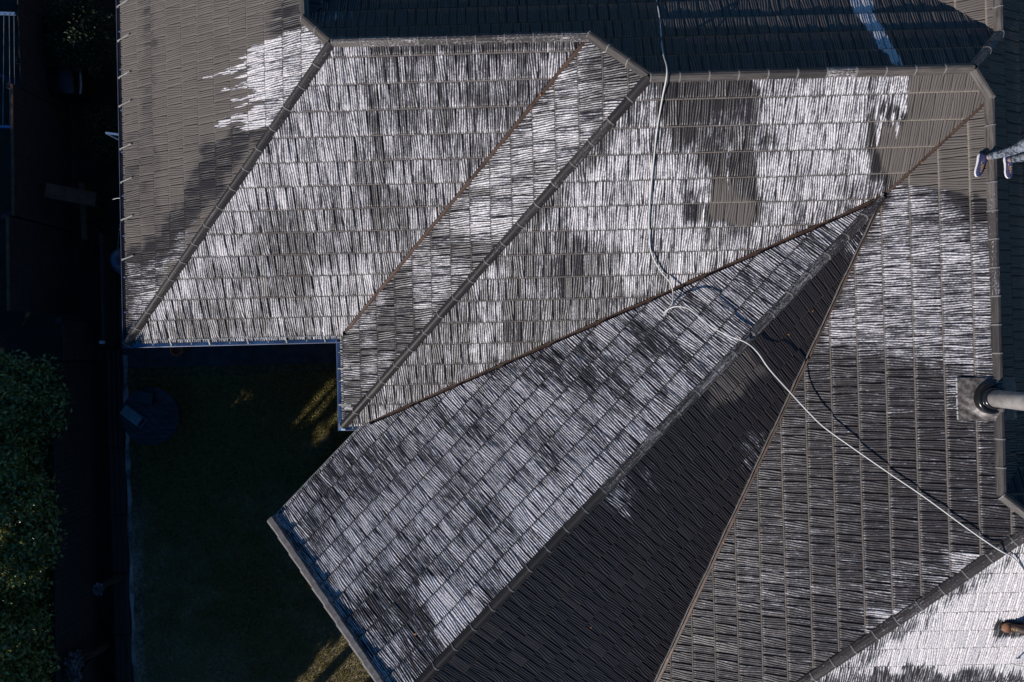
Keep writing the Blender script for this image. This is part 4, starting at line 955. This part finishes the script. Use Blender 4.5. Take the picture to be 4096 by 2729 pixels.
# slatted chair lying by the table
q = at(523, 1662, GZ + .62); root = empty('garden_chair', (q[0], -q[1], GZ + .55), R(-38)); tag(root, 'folded chair with thin pale slats resting across the round table edge', 'chair')
for i in range(8): mb = MB(); mb.box((0, -.085 + i * .024, .055), (.40, .010, .012)); mb.build('slat', M['steel'], root)
for sy in (-.10, .10): mb = MB(); mb.tube([(-.22, sy, .03), (.30, sy, .03)], .012, 8); mb.build('frame', M['gutter_dark'], root)
for sx in (-.2, .2, .28): mb = MB(); mb.tube([(sx, -.1, .028), (sx, .1, .028)], .010, 8); mb.build('cross_bar', M['gutter_dark'], root)

# ------------------------------------------------------------------ foliage
def leaves(name, mats, n, fn, size, parent=None, seed=1):
    r = np.random.default_rng(seed)
    c = fn(n, r); n = len(c)
    d = r.normal(size=(n, 3)); d[:, 2] *= .6; d /= np.linalg.norm(d, axis=1)[:, None]
    e = np.cross(d, r.normal(size=(n, 3)) + np.array([0, 0, .3])); e /= np.linalg.norm(e, axis=1)[:, None] + 1e-9
    L = (size * r.uniform(.6, 1.3, n))[:, None]; w_ = L * .45
    V = np.stack([c - d * L, c + e * w_ - d * L * .1, c + d * L, c - e * w_ - d * L * .1], 1).reshape(-1, 3).astype(np.float32)
    me = bpy.data.meshes.new(name); me.vertices.add(4 * n); me.vertices.foreach_set('co', V.ravel())
    me.loops.add(4 * n); me.loops.foreach_set('vertex_index', np.arange(4 * n, dtype=np.int32)); me.polygons.add(n)
    me.polygons.foreach_set('loop_start', np.arange(0, 4 * n, 4, dtype=np.int32)); me.polygons.foreach_set('loop_total', np.full(n, 4, np.int32)); me.update(calc_edges=True)
    return link(name, me, mats, parent)
def crown_fn(rx, ry, rz, zc, lumps=26, seed=0):
    r0 = np.random.default_rng(seed + 50)
    dirs = r0.normal(size=(lumps, 3)); dirs[:, 2] = np.abs(dirs[:, 2]) * .8 - .1; dirs /= np.linalg.norm(dirs, axis=1)[:, None]
    cen = dirs * np.array([rx, ry, rz]) * r0.uniform(.45, .92, lumps)[:, None] + np.array([0, 0, zc]); rad_ = r0.uniform(.16, .34, lumps) * min(rx, ry)
    def fn(n, r):
        k = r.integers(0, lumps, n); v = r.normal(size=(n, 3)); v /= np.linalg.norm(v, axis=1)[:, None]
        return cen[k] + v * (rad_[k] * r.uniform(.35, 1.35, n))[:, None]
    return fn
def tree(x, y, rx, ry, rz, zc, n, size, label, m='leaf', seed=0, name='leafy_tree', cat='tree', group=None):
    root = empty(name, (x, y, GZ)); tag(root, label, cat, group)
    mb = MB(); mb.tube([(0, 0, 0), (.03, .02, zc * .5), (0, .05, zc)], [.09, .07, .03], 10)
    rr = random.Random(seed)
    for i in range(7):
        a = i * .9 + rr.random(); mb.tube([(0, 0, zc * .45), (rx * .4 * math.cos(a), ry * .4 * math.sin(a), zc * .8), (rx * .75 * math.cos(a), ry * .75 * math.sin(a), zc + rz * .2)], [.04, .025, .01], 6)
    mb.build('trunk', M['bark'], root, True)
    leaves('crown', M[m], n, crown_fn(rx, ry, rz, zc, 75, seed), size, root, seed)
    return root
tree(-9.15, -.75, .85, .9, .7, 1.5, 14000, .045, 'leafy tree beside the step in the left fence, darker than the one below it', seed=1)
tree(-9.3, -2.8, 1.05, 1.45, .85, 1.75, 24000, .045, 'broad leafy tree halfway down the left edge of the photo', seed=2)
tree(-9.35, -5.5, 1.15, 1.55, .85, 1.9, 28000, .045, 'sunlit leafy tree in the bottom left corner', seed=3)
tree(-9.4, -1.75, .8, .8, .6, 1.35, 9000, .045, 'small leafy tree filling the gap between the upper two trees on the left edge', seed=11)
tree(-9.45, -4.2, .8, .8, .6, 1.45, 9000, .045, 'small leafy tree filling the gap above the bottom left corner tree', seed=12)
q = at(310, 120, GZ + .9); tree(q[0], -q[1], .75, .75, .5, .7, 9000, .03, 'dark green shrub at the top left between fence and gutter', 'leafd', 4, 'shrub', 'shrub')
q = at(400, 520, GZ + .5); tree(q[0], -q[1], .4, .55, .25, .35, 3500, .028, 'low straggly dark shrub beside the barbecue', 'leafd', 5, 'shrub', 'shrub')
q = at(345, 900, GZ + .1); 
tree(q[0] + .1, -q[1], .35, 1.0, .12, .12, 4500, .022, 'dark ground-hugging shrub between the fence and the gutter', 'leafd', 6, 'shrub', 'shrub')
q = at(305, 2665, GZ + 1.2); tree(q[0], -q[1], .16, .34, .25, 1.2, 900, .03, 'pale pinkish leaved shrub in front of the lower fence', 'leafp', 7, 'shrub', 'shrub')
q = at(395, 2356, GZ + .9); tree(q[0], -q[1], .10, .12, .06, .9, 260, .03, 'small whitish flower clump on top of the long fence post', 'leafp', 8, 'shrub', 'shrub')
# lawn blades
def lawn_fn(n, r):
    x = r.uniform(-7.6, -1.5, n); y = r.uniform(-8, -.4, n); return np.stack([x, y, np.full(n, GZ + .02)], -1)
def grass(n, seed=3):
    r = np.random.default_rng(seed); c = lawn_fn(n, r)
    x0 = lp[0][0] + (-c[:, 1] - lp[0][1]) * (lp[1][0] - lp[0][0]) / (lp[1][1] - lp[0][1]); c = c[c[:, 0] > x0 + .1]; n = len(c)
    a = r.uniform(0, 6.28, n); L = r.uniform(.03, .075, n); t_ = r.uniform(.2, 1.1, n)
    dx, dy = np.cos(a), np.sin(a); wx, wy = -dy * .005, dx * .005
    tip = c + np.stack([dx * L * np.sin(t_), dy * L * np.sin(t_), L * np.cos(t_) - .01], -1)
    b0 = c + np.stack([wx, wy, -np.full(n, .02)], -1); b1 = c - np.stack([wx, wy, np.full(n, .02)], -1)
    V = np.stack([b0, b1, tip], 1).reshape(-1, 3).astype(np.float32)
    me = bpy.data.meshes.new('grass'); me.vertices.add(3 * n); me.vertices.foreach_set('co', V.ravel()); me.loops.add(3 * n); me.loops.foreach_set('vertex_index', np.arange(3 * n, dtype=np.int32))
    me.polygons.add(n); me.polygons.foreach_set('loop_start', np.arange(0, 3 * n, 3, dtype=np.int32)); me.polygons.foreach_set('loop_total', np.full(n, 3, np.int32)); me.update(calc_edges=True)
    o = link('grass', me, M['grassb']); tag(o, 'short green lawn grass in deep shade', 'grass', kind='stuff')
grass(160000)

# ------------------------------------------------------------------ tall trees of the garden to the south-west (out of frame): they shade the lawn
sx, sy = -math.sqrt(.5), -math.sqrt(.5)
def rs(r, s): return (r * math.sqrt(.5) - s * math.sqrt(.5), -(r * math.sqrt(.5) + s * math.sqrt(.5)))   # survey r=(x+y)/v2, s=(-x+y)/v2 -> world
SE = math.tan(SUN_E)
HOLES = [(-2.15, .17, 1.8, 2.45), (-1.7, .12, 1.85, 2.4), (-1.1, .12, 1.5, 1.85), (1.9, .55, -.1, 1.6), (2.7, .18, .7, 1.6), (-3.3, .75, .6, 1.8), (-2.15, .35, .4, 1.1), (-4.6, .5, 1.5, 2.3), (-2.35, .2, .9, 1.5)]
TS = 13.5
for i, r_ in enumerate(np.arange(-13.5, 9.5, 1.9)):
    x, y = rs(r_, TS)
    root = empty('tall_tree', (x, y, GZ)); tag(root, 'tall dense garden tree screening the low sun', 'tree', 'screening trees beyond the lawn')
    mb = MB(); mb.tube([(0, 0, 0), (.05, 0, 2.2), (0, .05, 5.3)], [.16, .12, .04], 10); mb.build('trunk', M['bark'], root, True)
    hh_ = 6.75 if r_ < -2.7 else 6.2
    def fn(n, r, r_=r_, x=x, y=y):
        a = r.uniform(-1.25, 1.25, n); d = r.normal(0, .45, n); z = r.uniform(0.1, hh_ + .0, n) + .0
        z = np.minimum(z, hh_ - .12 + .07 * np.sin((a + r_) * 3.1) + .05 * np.sin((a + r_) * 7.7))
        rr_ = r_ + a; keep = np.ones(n, bool)
        for (hr, hw, zc_, hz) in HOLES:          # gaps cut along sun rays to put light patches on lawn and trees
            # height on this tree line of the ray that lands on the lawn
            zz_ = z + GZ - d * SE; keep &= ~((np.abs(rr_ - hr + .05 * np.sin(z * 5)) < hw) & (zz_ > zc_) & (zz_ < hz))
        px = a * math.sqrt(.5) - d * math.sqrt(.5); py = -(a * math.sqrt(.5) + d * math.sqrt(.5))
        return np.stack([px, py, z], -1)[keep]
    leaves('crown', M['leafd'], 12000, fn, .13, root, 30 + i)
